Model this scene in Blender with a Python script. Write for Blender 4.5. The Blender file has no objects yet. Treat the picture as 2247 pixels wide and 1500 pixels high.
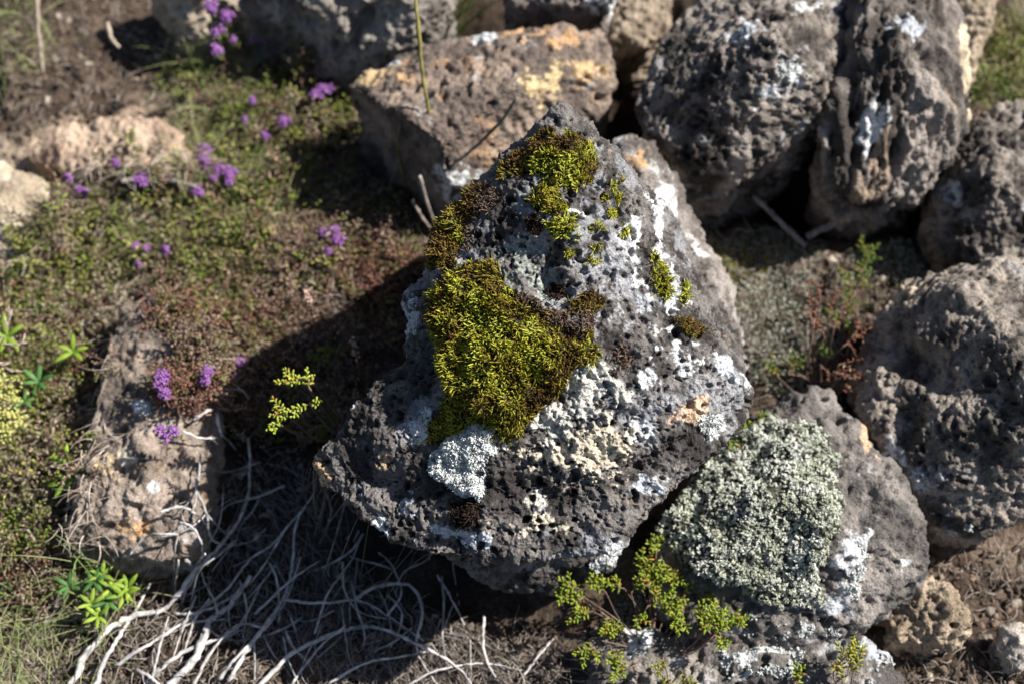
import bpy, bmesh, math
import numpy as np
from mathutils import Vector
import time
T0 = time.time()

rng = np.random.default_rng(7)
scene = bpy.context.scene
COL = scene.collection

# ------------------------------------------------------------------ camera
TH = math.radians(28.0)
CZ = 1.083
FPX = 2247 * 50 / 36.0
cam_d = bpy.data.cameras.new("camera")
cam = bpy.data.objects.new("camera", cam_d)
COL.objects.link(cam)
cam.location = (0, 0, CZ)
cam.rotation_euler = (TH, 0, 0)
cam_d.lens = 50
cam_d.sensor_width = 36
cam_d.clip_start = 0.01
cam_d.clip_end = 300
cam_d.dof.use_dof = True
cam_d.dof.focus_distance = 0.975
cam_d.dof.aperture_fstop = 4.2
scene.camera = cam
# ------------------------------------------------------------------ light
EL = math.radians(44)
AZ = math.radians(75)                       # clockwise from +Y
SUN = Vector((math.sin(AZ) * math.cos(EL), math.cos(AZ) * math.cos(EL), math.sin(EL)))
world = bpy.data.worlds.new("World")
scene.world = world
world.use_nodes = True
wn = world.node_tree
wn.nodes.clear()
sky = wn.nodes.new("ShaderNodeTexSky")
sky.sky_type = 'NISHITA'
sky.sun_disc = False
sky.sun_elevation = EL
sky.sun_rotation = AZ
bg = wn.nodes.new("ShaderNodeBackground")
bg.inputs[1].default_value = 0.05
wo = wn.nodes.new("ShaderNodeOutputWorld")
wn.links.new(sky.outputs[0], bg.inputs[0])
wn.links.new(bg.outputs[0], wo.inputs[0])
sl = bpy.data.lights.new("sun", 'SUN')
sl.energy = 5.0
sl.angle = math.radians(0.5)
sl.color = (1.0, 0.95, 0.89)
so = bpy.data.objects.new("sun", sl)
COL.objects.link(so)
so.rotation_euler = SUN.to_track_quat('Z', 'Y').to_euler()
so.location = SUN * 5
scene.view_settings.view_transform = 'Standard'
scene.view_settings.look = 'None'
scene.view_settings.exposure = 0.86
scene.view_settings.gamma = 1

# ------------------------------------------------------------------ picture <-> world
S, Cc = math.sin(TH), math.cos(TH)


def P2W(px, py, z):
    """point at height z seen at (px,py)"""
    a = (px - 1123.5) / FPX
    b = (750 - py) / FPX
    dx, dy, dz = a, S + b * Cc, -Cc + b * S
    t = (z - CZ) / dz
    return (dx * t, dy * t, z)


def P2D(px, py, d):
    """point at axial depth d seen at (px,py)"""
    a = (px - 1123.5) / FPX
    b = (750 - py) / FPX
    return (a * d, (S + b * Cc) * d, CZ + (-Cc + b * S) * d)


def W2P(P):
    P = np.asarray(P, float)
    y, z = P[..., 1], P[..., 2] - CZ
    f = y * S - z * Cc
    u = y * Cc + z * S
    return 1123.5 + P[..., 0] / f * FPX, 750 - u / f * FPX


# ------------------------------------------------------------------ noise
U = np.uint32


def _mix(h):
    h = (h ^ (h >> U(15))) * U(2246822519)
    h = (h ^ (h >> U(13))) * U(3266489917)
    h = h ^ (h >> U(16))
    return (h >> U(8)).astype(np.float32) * np.float32(1 / 16777215.0)


def _hash(i, j, k, s):
    return _mix(i.astype(U) * U(374761393) + j.astype(U) * U(668265263) + k.astype(U) * U(1274126177) + U((s * 974634777) & 0xffffffff))


def vnoise(P, s=0):
    """value noise about -1..1"""
    F = np.floor(P)
    f = (P - F).astype(np.float32)
    f = f * f * f * (f * (f * 6 - 15) + 10)
    I = F.astype(np.int32).astype(U)
    hx = I[:, 0] * U(374761393) + U((s * 974634777) & 0xffffffff)
    hy = I[:, 1] * U(668265263)
    hz = I[:, 2] * U(1274126177)
    hx = (hx, hx + U(374761393))
    hy = (hy, hy + U(668265263))
    hz = (hz, hz + U(1274126177))
    wx, wy, wz = ((1 - f[:, i], f[:, i]) for i in range(3))
    r = 0
    for a in (0, 1):
        for b in (0, 1):
            h = hx[a] + hy[b]
            w = wx[a] * wy[b]
            for c in (0, 1):
                r = r + w * wz[c] * _mix(h + hz[c])
    return r * 2 - 1


ROT = np.array([[0, .8, .6], [-.8, .36, -.48], [-.6, -.48, .64]])


def fbm(P, scale, octv=4, s=0, rough=0.5):
    r = 0
    amp = 1
    tot = 0
    Q = P / scale
    for o in range(octv):
        r = r + amp * vnoise(Q + 13.7 * o, s + o)
        tot += amp
        amp *= rough
        Q = (Q @ ROT) * 2.03
    return r / tot * 1.6


def sstep(a, b, x):
    t = np.clip((x - a) / (b - a + 1e-12), 0, 1)
    return t * t * (3 - 2 * t)


def pits(P, cell, dens, r0, r1, s=0, edge=0.35):
    """0..1 depth of round holes spread over a cell lattice"""
    Q = P / cell
    I = np.floor(Q).astype(np.int32)
    out = np.zeros(len(P))
    for a in (-1, 0, 1):
        for b in (-1, 0, 1):
            for c in (-1, 0, 1):
                i, j, k = I[:, 0] + a, I[:, 1] + b, I[:, 2] + c
                pr = _hash(i, j, k, s + 5)
                cx = i + _hash(i, j, k, s + 1)
                cy = j + _hash(i, j, k, s + 2)
                cz = k + _hash(i, j, k, s + 3)
                rr = r0 + (r1 - r0) * _hash(i, j, k, s + 4) ** 2
                d = np.sqrt((Q[:, 0] - cx) ** 2 + (Q[:, 1] - cy) ** 2 + (Q[:, 2] - cz) ** 2)
                v = (1 - sstep(rr * (1 - edge), rr, d)) * np.minimum(1, rr / r1 + .25)
                v[pr > dens] = 0
                out = np.maximum(out, v)
    return out


def inpoly(x, y, poly):
    c = np.zeros(len(x), bool)
    n = len(poly)
    for i in range(n):
        x0, y0 = poly[i]
        x1, y1 = poly[(i + 1) % n]
        m = ((y0 > y) != (y1 > y)) & (x < (x1 - x0) * (y - y0) / (y1 - y0 + 1e-9) + x0)
        c ^= m
    return c


def ell(x, y, e):
    """falloff of an ellipse (cx,cy,rx,ry,deg): 1 at centre, 0 at rim, negative outside"""
    a = math.radians(e[4] if len(e) > 4 else 0)
    dx, dy = x - e[0], y - e[1]
    u = (dx * math.cos(a) + dy * math.sin(a)) / e[2]
    v = (-dx * math.sin(a) + dy * math.cos(a)) / e[3]
    return 1 - np.sqrt(u * u + v * v)


# ------------------------------------------------------------------ materials
def mat_surface(name, rough=0.9, bump=0.4, bscale=900, vary=0.5, vscale=500, spec=0.25, transl=0.0, dist=0.0006):
    m = bpy.data.materials.new(name)
    m.use_nodes = True
    nt = m.node_tree
    b = nt.nodes['Principled BSDF']
    b.inputs['Roughness'].default_value = rough
    b.inputs['Specular IOR Level'].default_value = spec
    at = nt.nodes.new('ShaderNodeAttribute')
    at.attribute_name = 'tint'
    tc = nt.nodes.new('ShaderNodeTexCoord')
    out = at.outputs['Color']
    if vary:
        n = nt.nodes.new('ShaderNodeTexNoise')
        n.inputs['Scale'].default_value = vscale
        n.inputs['Detail'].default_value = 3
        nt.links.new(tc.outputs['Object'], n.inputs['Vector'])
        mr = nt.nodes.new('ShaderNodeMapRange')
        mr.inputs['From Min'].default_value = .3
        mr.inputs['From Max'].default_value = .7
        mr.inputs['To Min'].default_value = 1 - vary
        mr.inputs['To Max'].default_value = 1 + vary
        nt.links.new(n.outputs['Fac'], mr.inputs['Value'])
        mx = nt.nodes.new('ShaderNodeVectorMath')
        mx.operation = 'SCALE'
        nt.links.new(at.outputs['Color'], mx.inputs[0])
        nt.links.new(mr.outputs[0], mx.inputs['Scale'])
        out = mx.outputs[0]
    nt.links.new(out, b.inputs['Base Color'])
    if bump:
        n2 = nt.nodes.new('ShaderNodeTexNoise')
        n2.inputs['Scale'].default_value = bscale
        n2.inputs['Detail'].default_value = 4
        nt.links.new(tc.outputs['Object'], n2.inputs['Vector'])
        bp = nt.nodes.new('ShaderNodeBump')
        bp.inputs['Strength'].default_value = bump
        bp.inputs['Distance'].default_value = dist
        nt.links.new(n2.outputs['Fac'], bp.inputs['Height'])
        nt.links.new(bp.outputs[0], b.inputs['Normal'])
    if transl:
        tr = nt.nodes.new('ShaderNodeBsdfTranslucent')
        nt.links.new(out, tr.inputs['Color'])
        ms = nt.nodes.new('ShaderNodeMixShader')
        ms.inputs[0].default_value = transl
        nt.links.new(b.outputs[0], ms.inputs[1])
        nt.links.new(tr.outputs[0], ms.inputs[2])
        nt.links.new(ms.outputs[0], nt.nodes['Material Output'].inputs['Surface'])
    return m


M_ROCK = mat_surface('porous_lava_rock', .92, .9, 480, .42, 560, .2, dist=.0022)
M_SOIL = mat_surface('brown_soil', .95, .9, 400, .45, 300, .1, dist=.002)
M_LEAF = mat_surface('leaf', .5, 0, 1, .2, 300, .35, .3)
M_MOSS = mat_surface('moss', .6, 0, 1, .2, 500, .25, .2)
M_BARK = mat_surface('weathered_bark', .8, .6, 500, .35, 250, .2)
M_DRY = mat_surface('dry_plant', .8, 0, 1, .25, 300, .2, .15)
M_LICH = mat_surface('lichen', .95, .5, 1200, .12, 600, .1)
M_PETAL = mat_surface('petal', .6, 0, 1, .12, 300, .2, .35)


# ------------------------------------------------------------------ mesh output
def make_mesh(name, V, F, C, mat, smooth=True, sharp=False):
    """V (n,3), F (m,k) constant k, C (n,3)"""
    V = np.asarray(V, np.float32)
    F = np.asarray(F, np.int32)
    me = bpy.data.meshes.new(name)
    me.vertices.add(len(V))
    me.vertices.foreach_set('co', V.ravel())
    k = F.shape[1]
    me.loops.add(F.size)
    me.polygons.add(len(F))
    me.loops.foreach_set('vertex_index', F.ravel())
    me.polygons.foreach_set('loop_start', np.arange(0, F.size, k, dtype=np.int32))
    me.polygons.foreach_set('use_smooth', np.full(len(F), smooth, bool))
    me.update(calc_edges=True)
    a = me.color_attributes.new('tint', 'FLOAT_COLOR', 'POINT')
    cc = np.ones((len(V), 4), np.float32)
    cc[:, :3] = np.clip(C, 0.002, 1)
    a.data.foreach_set('color', cc.ravel())
    me.materials.append(mat)
    return me


def link(name, me, parent=None, loc=None):
    o = bpy.data.objects.new(name, me)
    COL.objects.link(o)
    if loc is not None:
        o.location = loc
    if parent is not None:
        o.parent = parent
    return o


def tag(o, label=None, cat=None, group=None, kind=None):
    if label:
        o['label'] = label
    if cat:
        o['category'] = cat
    if group:
        o['group'] = group
    if kind:
        o['kind'] = kind
    return o


class Batch:
    def __init__(self):
        self.V, self.F, self.C, self.n = [], [], [], 0

    def add(self, V, F, C):
        self.V.append(V)
        self.F.append(F + self.n)
        self.C.append(C)
        self.n += len(V)

    def build(self, name, mat, parent=None, origin=None):
        V = np.concatenate(self.V)
        if origin is None:
            if parent is not None:
                origin = np.array(parent.location)
            else:
                origin = np.array([V[:, 0].mean(), V[:, 1].mean(), V[:, 2].min()])
        me = make_mesh(name, V - origin, np.concatenate(self.F), np.concatenate(self.C), mat)
        if parent is not None:
            return link(name, me, parent)
        return link(name, me, None, origin)


def nrm(a):
    return a / (np.linalg.norm(a, axis=-1, keepdims=True) + 1e-12)


def tubes(B, P0, P1, P2, r, c0, c1, k=4, n=4, prof='leaf', flat=1.0, up=None):
    """quadratic-curve tubes, all at once. P* (N,3), r (N,), c* (N,3)"""
    P0, P1, P2 = [np.asarray(p, float) for p in (P0, P1, P2)]
    N = len(P0)
    if N == 0:
        return
    r = np.broadcast_to(np.asarray(r, float), (N,))
    c0 = np.broadcast_to(np.asarray(c0, float), (N, 3))
    c1 = np.broadcast_to(np.asarray(c1, float), (N, 3))
    t = np.linspace(0, 1, n + 1)
    T = t[None, :, None]
    cen = (1 - T) ** 2 * P0[:, None] + 2 * T * (1 - T) * P1[:, None] + T * T * P2[:, None]
    tan = nrm(2 * (1 - T) * (P1 - P0)[:, None] + 2 * T * (P2 - P1)[:, None])
    if up is None:
        up = rng.normal(size=(N, 3))
    up = np.broadcast_to(up, (N, 3))
    A = nrm(np.cross(tan, up[:, None, :]))
    Bv = np.cross(tan, A)
    if prof == 'leaf':
        w = np.sin(np.pi * np.clip(t * .92 + .06, 0, 1)) ** .8
        w = np.where(t >= .999, .08, w)
    elif prof == 'blade':
        w = np.where(t < .5, .8 + .4 * t, 1 - (t - .5) * 1.85)
    elif prof == 'bud':
        w = np.array([.45, .85, 1.0, .9, .1])[np.round(t * 4).astype(int)]
    elif prof == 'taper':
        w = 1 - .6 * t
    else:
        w = np.ones_like(t)
    ang = np.arange(k) / k * 2 * np.pi
    R = (r[:, None] * w[None])[:, :, None, None]
    ring = cen[:, :, None] + R * (np.cos(ang)[None, None, :, None] * A[:, :, None] + flat * np.sin(ang)[None, None, :, None] * Bv[:, :, None])
    V = ring.reshape(-1, 3)
    base = (np.arange(N) * (n + 1) * k)[:, None, None]
    i = (np.arange(n) * k)[None, :, None]
    j = np.arange(k)[None, None, :]
    j2 = (j + 1) % k
    F = np.stack([base + i + j, base + i + j2, base + i + k + j2, base + i + k + j], -1).reshape(-1, 4)
    C = (c0[:, None] * (1 - T) + c1[:, None] * T)
    C = np.repeat(C[:, :, None, :], k, 2).reshape(-1, 3)
    B.add(V, F, C)


def polytube(B, pts, rad, col, k=7, sub=6, wob=0.0, c2=None):
    """one branch through points (Catmull-Rom) with radius per point"""
    pts = np.asarray(pts, float)
    rad = np.asarray(rad, float)
    n = len(pts)
    ext = np.vstack([2 * pts[0] - pts[1], pts, 2 * pts[-1] - pts[-2]])
    out, ro = [], []
    for i in range(n - 1):
        p0, p1, p2, p3 = ext[i:i + 4]
        for s_ in range(sub):
            t = s_ / sub
            out.append(.5 * (2 * p1 + (p2 - p0) * t + (2 * p0 - 5 * p1 + 4 * p2 - p3) * t * t + (3 * p1 - p0 - 3 * p2 + p3) * t ** 3))
            ro.append(rad[i] * (1 - t) + rad[i + 1] * t)
    out.append(pts[-1])
    ro.append(rad[-1])
    out = np.array(out)
    ro = np.array(ro)
    out = out + rng.normal(size=out.shape) * wob * ro[:, None]
    ro = ro * (1 + rng.normal(size=len(ro)) * .13)
    tan = nrm(np.gradient(out, axis=0))
    up = np.array([.13, .21, .97])
    A = nrm(np.cross(tan, up))
    Bv = np.cross(tan, A)
    out = np.vstack([out[:1], out, out[-1:]])
    ro = np.concatenate([[ro[0] * .15], ro, [ro[-1] * .15]])
    A = np.vstack([A[:1], A, A[-1:]])
    Bv = np.vstack([Bv[:1], Bv, Bv[-1:]])
    m = len(out)
    ang = np.arange(k) / k * 2 * np.pi
    jit = 1 + rng.normal(size=(m, k)) * .08
    V = out[:, None] + (ro[:, None] * jit)[:, :, None] * (np.cos(ang)[None, :, None] * A[:, None] + np.sin(ang)[None, :, None] * Bv[:, None])
    i = (np.arange(m - 1) * k)[:, None]
    j = np.arange(k)[None]
    j2 = (j + 1) % k
    F = np.stack([i + j, i + j2, i + k + j2, i + k + j], -1).reshape(-1, 4)
    c = np.asarray(col, float) * (1 + fbm(V.reshape(-1, 3), .006, 2, 4)[:, None] * .35)
    B.add(V.reshape(-1, 3), F, c)


# ------------------------------------------------------------------ ground
DIPS = [P2W(a, b, 0)[:2] + (r, d) for (a, b, r, d) in ((1375, 230, .03, .07), (1770, 400, .04, .08), (1780, 330, .03, .06), (1150, 60, .04, .06), (1440, 60, .03, .05), (1560, 420, .035, .03), (1000, 60, .03, .05), (800, 400, .05, .02), (2010, 440, .03, .04), (1960, 1130, .02, .02), (1150, 1380, .06, .015))]


def gheight(x, y):
    P = np.stack([x, y, np.zeros_like(x)], -1)
    h = .010 * fbm(P, .16, 3, 3) + .0045 * fbm(P, .035, 3, 9)
    for (cx, cy, r, dep) in DIPS:
        h = h - dep * np.exp(-((x - cx) ** 2 + (y - cy) ** 2) / r ** 2)
    return h - .008


def gnp(x, y):
    return float(gheight(np.array([x]), np.array([y]))[0])


def axis(lo, hi, step, far, n):
    a = np.arange(lo, hi, step)
    g = np.geomspace(step * 2, far, n)
    return np.concatenate([(lo - g)[::-1], a, hi + g])


gx = axis(-.62, .62, .003, 60, 26)
gy = axis(.15, 1.15, .003, 60, 26)
X, Y = np.meshgrid(gx, gy)
x, y = X.ravel(), Y.ravel()
near = (abs(x) < 1.5) & (y > -.8) & (y < 2)
P = np.stack([x, y, np.zeros_like(x)], -1)
z = gheight(x, y)
cl = fbm(P, .010, 3, 21)
z = z + np.where(near, .0028 * np.abs(cl) + .0016 * fbm(P, .0055, 2, 31), 0)
nx = len(gx)
idx = np.arange(len(x)).reshape(len(gy), nx)
F = np.stack([idx[:-1, :-1], idx[:-1, 1:], idx[1:, 1:], idx[1:, :-1]], -1).reshape(-1, 4)
px, py = W2P(np.stack([x, y, z], -1))
m = fbm(P, .05, 4, 41)[:, None]
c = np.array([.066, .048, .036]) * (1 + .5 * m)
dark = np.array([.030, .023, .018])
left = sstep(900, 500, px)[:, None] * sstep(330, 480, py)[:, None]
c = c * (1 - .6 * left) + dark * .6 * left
pale = sstep(.1, .6, fbm(P, .03, 3, 55))[:, None]
c = c * (1 - .35 * pale) + np.array([.26, .20, .15]) * .35 * pale
for (e, cc) in (((50, 450, 230, 190), (.46, .38, .28)), ((240, 330, 300, 100), (.38, .29, .21)), ((760, 1450, 120, 60), (.30, .19, .12)), ((60, 1480, 200, 130), (.2, .17, .12))):
    f = sstep(-.1, .5, ell(px + 30 * m[:, 0], py + 30 * m[:, 0], e) + .3 * fbm(P, .02, 3, 77))[:, None] * .8
    c = c * (1 - f) + np.array(cc) * (1 + .3 * m) * f
shadow_tint = (sstep(-.2, .4, ell(px, py, (760, 1130, 420, 330, 10))) )[:, None] * .7  # boulder's ground shadow deepened by painting a dark ellipse into the soil colour
c = c * (1 - shadow_tint) + np.array([.026, .021, .018]) * (1 + .4 * m) * shadow_tint
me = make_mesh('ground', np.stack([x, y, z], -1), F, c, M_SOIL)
ground = tag(link('ground', me), kind='structure')

# ------------------------------------------------------------------ rocks
ROCKS = {}
HM_X0, HM_Y0, HM_C = -.75, 0.0, .003
HM = np.full((500, 500), -1.0)


def splat(V):
    i = ((V[:, 0] - HM_X0) / HM_C).astype(int)
    j = ((V[:, 1] - HM_Y0) / HM_C).astype(int)
    ok = (i >= 0) & (i < 500) & (j >= 0) & (j < 500)
    np.maximum.at(HM, (i[ok], j[ok]), V[ok, 2])



def rock(key, name, label, cat, hulls, vox, sub, low, mid, holes, colour, patches=(), dents=(), stretch=None, seed=0, smooth=1, group=None, floor=-.03, grit=1.6):
    bm_all = bmesh.new()
    for pts in hulls:
        bm = bmesh.new()
        for p in pts:
            bm.verts.new(p)
        r = bmesh.ops.convex_hull(bm, input=bm.verts)
        kill = [g for g in r['geom_interior'] if isinstance(g, bmesh.types.BMVert)]
        bmesh.ops.delete(bm, geom=kill, context='VERTS')
        tmp = bpy.data.meshes.new('tmp')
        bm.to_mesh(tmp)
        bm.free()
        bm_all.from_mesh(tmp)
        bpy.data.meshes.remove(tmp)
    bmesh.ops.recalc_face_normals(bm_all, faces=bm_all.faces)
    tmp = bpy.data.meshes.new('tmp')
    bm_all.to_mesh(tmp)
    bm_all.free()
    o = bpy.data.objects.new('tmp', tmp)
    COL.objects.link(o)
    md = o.modifiers.new('r', 'REMESH')
    md.mode = 'VOXEL'
    md.voxel_size = vox
    md = o.modifiers.new('s', 'SMOOTH')
    md.factor = .5
    md.iterations = smooth
    md = o.modifiers.new('u', 'SUBSURF')
    md.levels = sub
    dg = bpy.context.evaluated_depsgraph_get()
    ev = o.evaluated_get(dg)
    me = ev.to_mesh()
    n = len(me.vertices)
    V = np.empty(n * 3, np.float32)
    me.vertices.foreach_get('co', V)
    V = V.reshape(-1, 3).astype(float)
    N = np.empty(n * 3, np.float32)
    me.vertices.foreach_get('normal', N)
    N = N.reshape(-1, 3).astype(float)
    nl = len(me.loops)
    L = np.empty(nl, np.int32)
    me.loops.foreach_get('vertex_index', L)
    F = L.reshape(-1, 4)
    ev.to_mesh_clear()
    bpy.data.objects.remove(o)
    bpy.data.meshes.remove(tmp)
    # cut away what is buried deep
    keep = V[F].max(1)[:, 2] > floor
    F = F[keep]
    used = np.unique(F)
    remap = np.zeros(n, np.int64)
    remap[used] = np.arange(len(used))
    V, N, F = V[used], N[used], remap[F]
    # relief
    Q = V.copy()
    if stretch is not None:
        ax, k = stretch
        ax = np.array(ax) / np.linalg.norm(ax)
        Q = Q + (Q @ ax)[:, None] * ax * (k - 1)
    off = np.array([seed * 1.37, seed * .71, seed * 2.1])
    Q = Q + off
    d = low[1] * fbm(Q, low[0], 3, seed)
    d = d + mid[1] * fbm(Q, mid[0], 4, seed + 11, .55)
    d = d + grit * (.0011 * fbm(Q, .0052, 3, seed + 15, .6) - .0016 * np.abs(fbm(Q, .010, 3, seed + 16, .6)) + .0012 * np.abs(fbm(Q, .021, 3, seed + 17)))
    wv = np.stack([fbm(Q, .007, 3, seed + 71), fbm(Q, .007, 3, seed + 72), fbm(Q, .007, 3, seed + 73)], -1)
    Qw = Q + wv * .0024
    dens = .5 + .5 * fbm(Q, .06, 2, seed + 5)
    hole = 0
    dug = 0
    for (cell, dn, r0, r1, dep) in holes:
        h = pits(Qw, cell, dn, r0, r1, seed * 3 + int(cell * 1e5))
        e_ = dep * h * np.clip(.55 + dens, .4, 1.25)
        d = d - e_
        dug = dug + e_
        hole = np.maximum(hole, h)
    px, py = W2P(V)
    jx = fbm(Q, .02, 3, seed + 81) * 22
    jy = fbm(Q, .02, 3, seed + 82) * 22
    for e in dents:
        f = sstep(0, .8, ell(px + jx, py + jy, e[:5]))
        d = d - e[5] * f
    # tint
    a, b_, pr = colour['a'], colour['b'], colour.get('p', 1.0)
    t = sstep(-.55, .55, fbm(Q, colour.get('s', .03), 5, seed + 31, .62))[:, None]
    c = np.array(a) * (1 - t) + np.array(b_) * t
    for (cc, sc, th, st) in colour.get('spots', ()):
        f = sstep(th, th + .22, fbm(Q, sc, 5, seed + 47 + int(sc * 3000), .65))[:, None] * st
        c = c * (1 - f) + np.array(cc) * f
    n1 = fbm(Q, .014, 5, seed + 61, .68) + .45 * fbm(Q, .0035, 3, seed + 63)
    for (cx, cy, rx, ry, rot, cc, st, bumpy) in patches:
        e = ell(px + jx * .7, py + jy * .7, (cx, cy, rx, ry, rot))
        e = np.clip(e, -1.5, 1)
        f = sstep(.0, .30, e * 1.1 + n1 * .85 + st - .55)
        f = f * sstep(-.75, -.25, e) * (np.clip(1.25 - .5 * hole, 0, 1) if bumpy > .001 else np.clip(1.15 - .9 * hole, 0, 1))
        f2 = f[:, None] * .93
        c = c * (1 - f2) + np.array(cc) * (1 + .12 * n1[:, None]) * f2
        d = d + (dug * f * .45 if bumpy > .001 else 0)
        d = d + bumpy * f * (1 + .6 * fbm(Q, .007, 3, seed + 91))
    V = V + N * d[:, None]
    base = np.array([V[:, 0].mean(), V[:, 1].mean(), max(V[:, 2].min(), -.03)])
    me = make_mesh(name, V - base, F, c, M_ROCK)
    ob = link(name, me, None, base)
    tag(ob, label, cat, group)
    # outward normals of the finished surface
    nn = np.empty(len(V) * 3, np.float32)
    me.vertices.foreach_get('normal', nn)
    ROCKS[key] = dict(pix=W2P(V), V=V, F=F, N=N, Nf=nn.reshape(-1, 3).astype(float), ob=ob)
    splat(V)
    return ob


def hull_of(rim, inner=(), shrink=.9, below=-.05, extra=()):
    """rim/inner in picture coordinates + height; the sides go plumb to the ground"""
    top = [P2W(*p) for p in rim]
    ins = [P2W(*p) for p in inner]
    cx = sum(p[0] for p in top) / len(top)
    cy = sum(p[1] for p in top) / len(top)
    bot = [(cx + (p[0] - cx) * shrink, cy + (p[1] - cy) * shrink, below) for p in top]
    return top + ins + bot + list(extra)


WH = (.60, .61, .61)
WB = (.46, .49, .52)
CR = (.54, .48, .37)
CG = (.49, .48, .43)
TAN = (.48, .35, .22)
ORG = (.45, .28, .15)
GREY = dict(a=(.075, .07, .07), b=(.20, .19, .195), s=.03)
HOLES_FINE = ((.015, .22, .15, .38, .006), (.0082, .85, .20, .45, .0052), (.0048, .9, .22, .5, .0024))
HOLES_MID = ((.016, .35, .2, .42, .007), (.0085, .9, .22, .52, .0055), (.0058, .9, .25, .5, .003))

# --- the main boulder, standing on its end
mainH1 = [P2D(*p) for p in (
    (1228, 232, .975), (1240, 228, .985), (1300, 296, .980), (1348, 342, .985), (1412, 418, .992), (1432, 520, .984), (1446, 600, .978),
    (1480, 700, .972), (1540, 780, .970), (1640, 845, .992), (1652, 880, 1.01),
    (1150, 302, .99), (1066, 388, 1.0), (1000, 450, 1.0), (948, 500, 1.005), (930, 590, 1.0), (948, 660, .985), (960, 1000, .978),
    (1280, 800, .952), (1040, 900, .962), (1100, 700, .964), (1480, 960, .965), (1300, 1120, .966), (1100, 1140, .972),
    # right flank
    (1462, 450, 1.12), (1520, 570, 1.15), (1590, 700, 1.15), (1655, 840, 1.08),
    (1240, 330, 1.2), (1100, 480, 1.2), (1000, 640, 1.16), (1000, 900, 1.2), (1600, 900, 1.1), (1300, 1100, 1.2), (1400, 500, 1.25))]
mainH2 = [P2D(*p) for p in (
    (858, 803, 1.005), (785, 872, 1.005), (735, 950, 1.008), (684, 1010, 1.02), (700, 1060, 1.02),
    (765, 1110, 1.0), (862, 1188, .992), (960, 1225, .984), (1150, 1207, .968), (1305, 1226, .964), (1362, 1200, .964), (1480, 1085, .968),
    (1565, 990, .978), (1645, 905, 1.0), (1280, 950, .958), (1000, 950, .972),
    (1000, 1150, 1.06), (1100, 1160, 1.08), (1230, 1160, 1.08), (1350, 1120, 1.06), (1480, 1000, 1.08), (790, 1020, 1.08), (950, 900, 1.15), (1560, 900, 1.15), (960, 830, .985))]
mainH4 = [P2D(*p) for p in (
    (886, 642, 1.015), (902, 740, 1.012), (880, 800, 1.008), (960, 640, .99), (970, 880, .98), (950, 640, 1.15), (950, 860, 1.15), (925, 620, 1.02))]
mainH3 = [P2D(*p) for p in (
    (1000, 1225, 1.06), (1110, 1305, 1.10), (1240, 1318, 1.105), (1345, 1240, 1.08), (1000, 1000, 1.05), (1300, 1000, 1.05), (1100, 1250, 1.2), (1260, 1250, 1.2),
    (1400, 1100, 1.15), (950, 1150, 1.12))]
rock('main', 'moss_covered_boulder', 'large pointed grey lava boulder in sharp focus, carrying moss and lichen, at the centre', 'boulder',
     [mainH1, mainH2, mainH3, mainH4], .0032, 2, (.09, .006), (.022, .0035), HOLES_FINE, dict(a=(.036, .032, .030), b=(.160, .147, .137), s=.02,
     spots=(((.33, .34, .36), .05, .25, .55), ((.35, .22, .13), .02, .72, .7))),
     patches=(
         (1378, 525, 30, 50, 0, WH, .26, .0002), (1400, 600, 26, 52, -20, WH, .18, .0002), (1445, 500, 16, 70, -8, WH, .5, 0), (1480, 640, 16, 60, -20, WH, .4, 0), (1420, 665, 30, 30, 0, WB, .1, 0), (1470, 590, 20, 60, -15, WB, .45, 0),
         (1490, 790, 52, 40, 20, WH, .36, .0002), (1425, 830, 45, 40, 0, WH, .22, 0), (1465, 720, 40, 30, 30, WH, .35, 0), (1400, 955, 42, 34, 0, WB, .42, .0004),
         (1222, 478, 14, 6, -20, WH, .9, .0006), (1243, 468, 14, 5, -5, WH, .9, .0006), (1268, 470, 14, 5, 15, WH, .8, .0006), (1205, 488, 8, 6, -40, WH, .8, .0006), (915, 935, 32, 48, 10, WH, .6, .0005), (898, 690, 26, 70, -8, WB, .35, .0003), (860, 766, 26, 20, 0, WB, .5, 0), (775, 885, 11, 18, 0, WH, .9, 0),
         (830, 1160, 36, 18, 20, WH, .5, 0), (1560, 935, 34, 26, -30, WH, .5, .0006), (1600, 810, 20, 60, -40, WB, .35, 0), (1340, 1215, 40, 24, -20, WH, .3, .0005),
         (1285, 865, 78, 66, 0, CG, .62, .0020), (1315, 985, 78, 72, 0, CR, .60, .0020), (1210, 930, 55, 50, 0, CG, .42, .0016), (1225, 1010, 85, 50, 0, CR, .45, .0014),
         (1150, 985, 40, 40, 0, CR, .30, .001), (1170, 1110, 50, 40, 0, CG, .25, .0006), (1190, 1130, 20, 10, 0, WH, .5, 0), (700, 1025, 30, 42, 0, TAN, .55, .0005),
         (1520, 890, 38, 17, -35, (.55, .38, .26), .8, 0), (845, 1002, 14, 14, 0, TAN, .7, 0), (880, 1110, 26, 40, 0, WB, .2, 0), (1140, 590, 80, 100, 0, (.30, .33, .29), .2, 0),
         (1300, 600, 110, 150, 0, (.30, .30, .31), -.05, 0), (1180, 1150, 160, 40, 0, CR, .02, 0), (1000, 1180, 120, 30, 5, WB, .02, 0), (1420, 1060, 60, 60, 0, WB, .0, 0)),
     dents=((1210, 620, 60, 50, 30, .008), (1180, 570, 90, 50, 20, .005), (1240, 860, 30, 30, 0, .003), (1400, 930, 60, 40, 0, .004), (1180, 1080, 110, 35, 10, .004), (830, 1060, 90, 50, 30, .006), (870, 900, 70, 60, 0, .006)),
     seed=3, smooth=2, grit=1.5)

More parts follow.
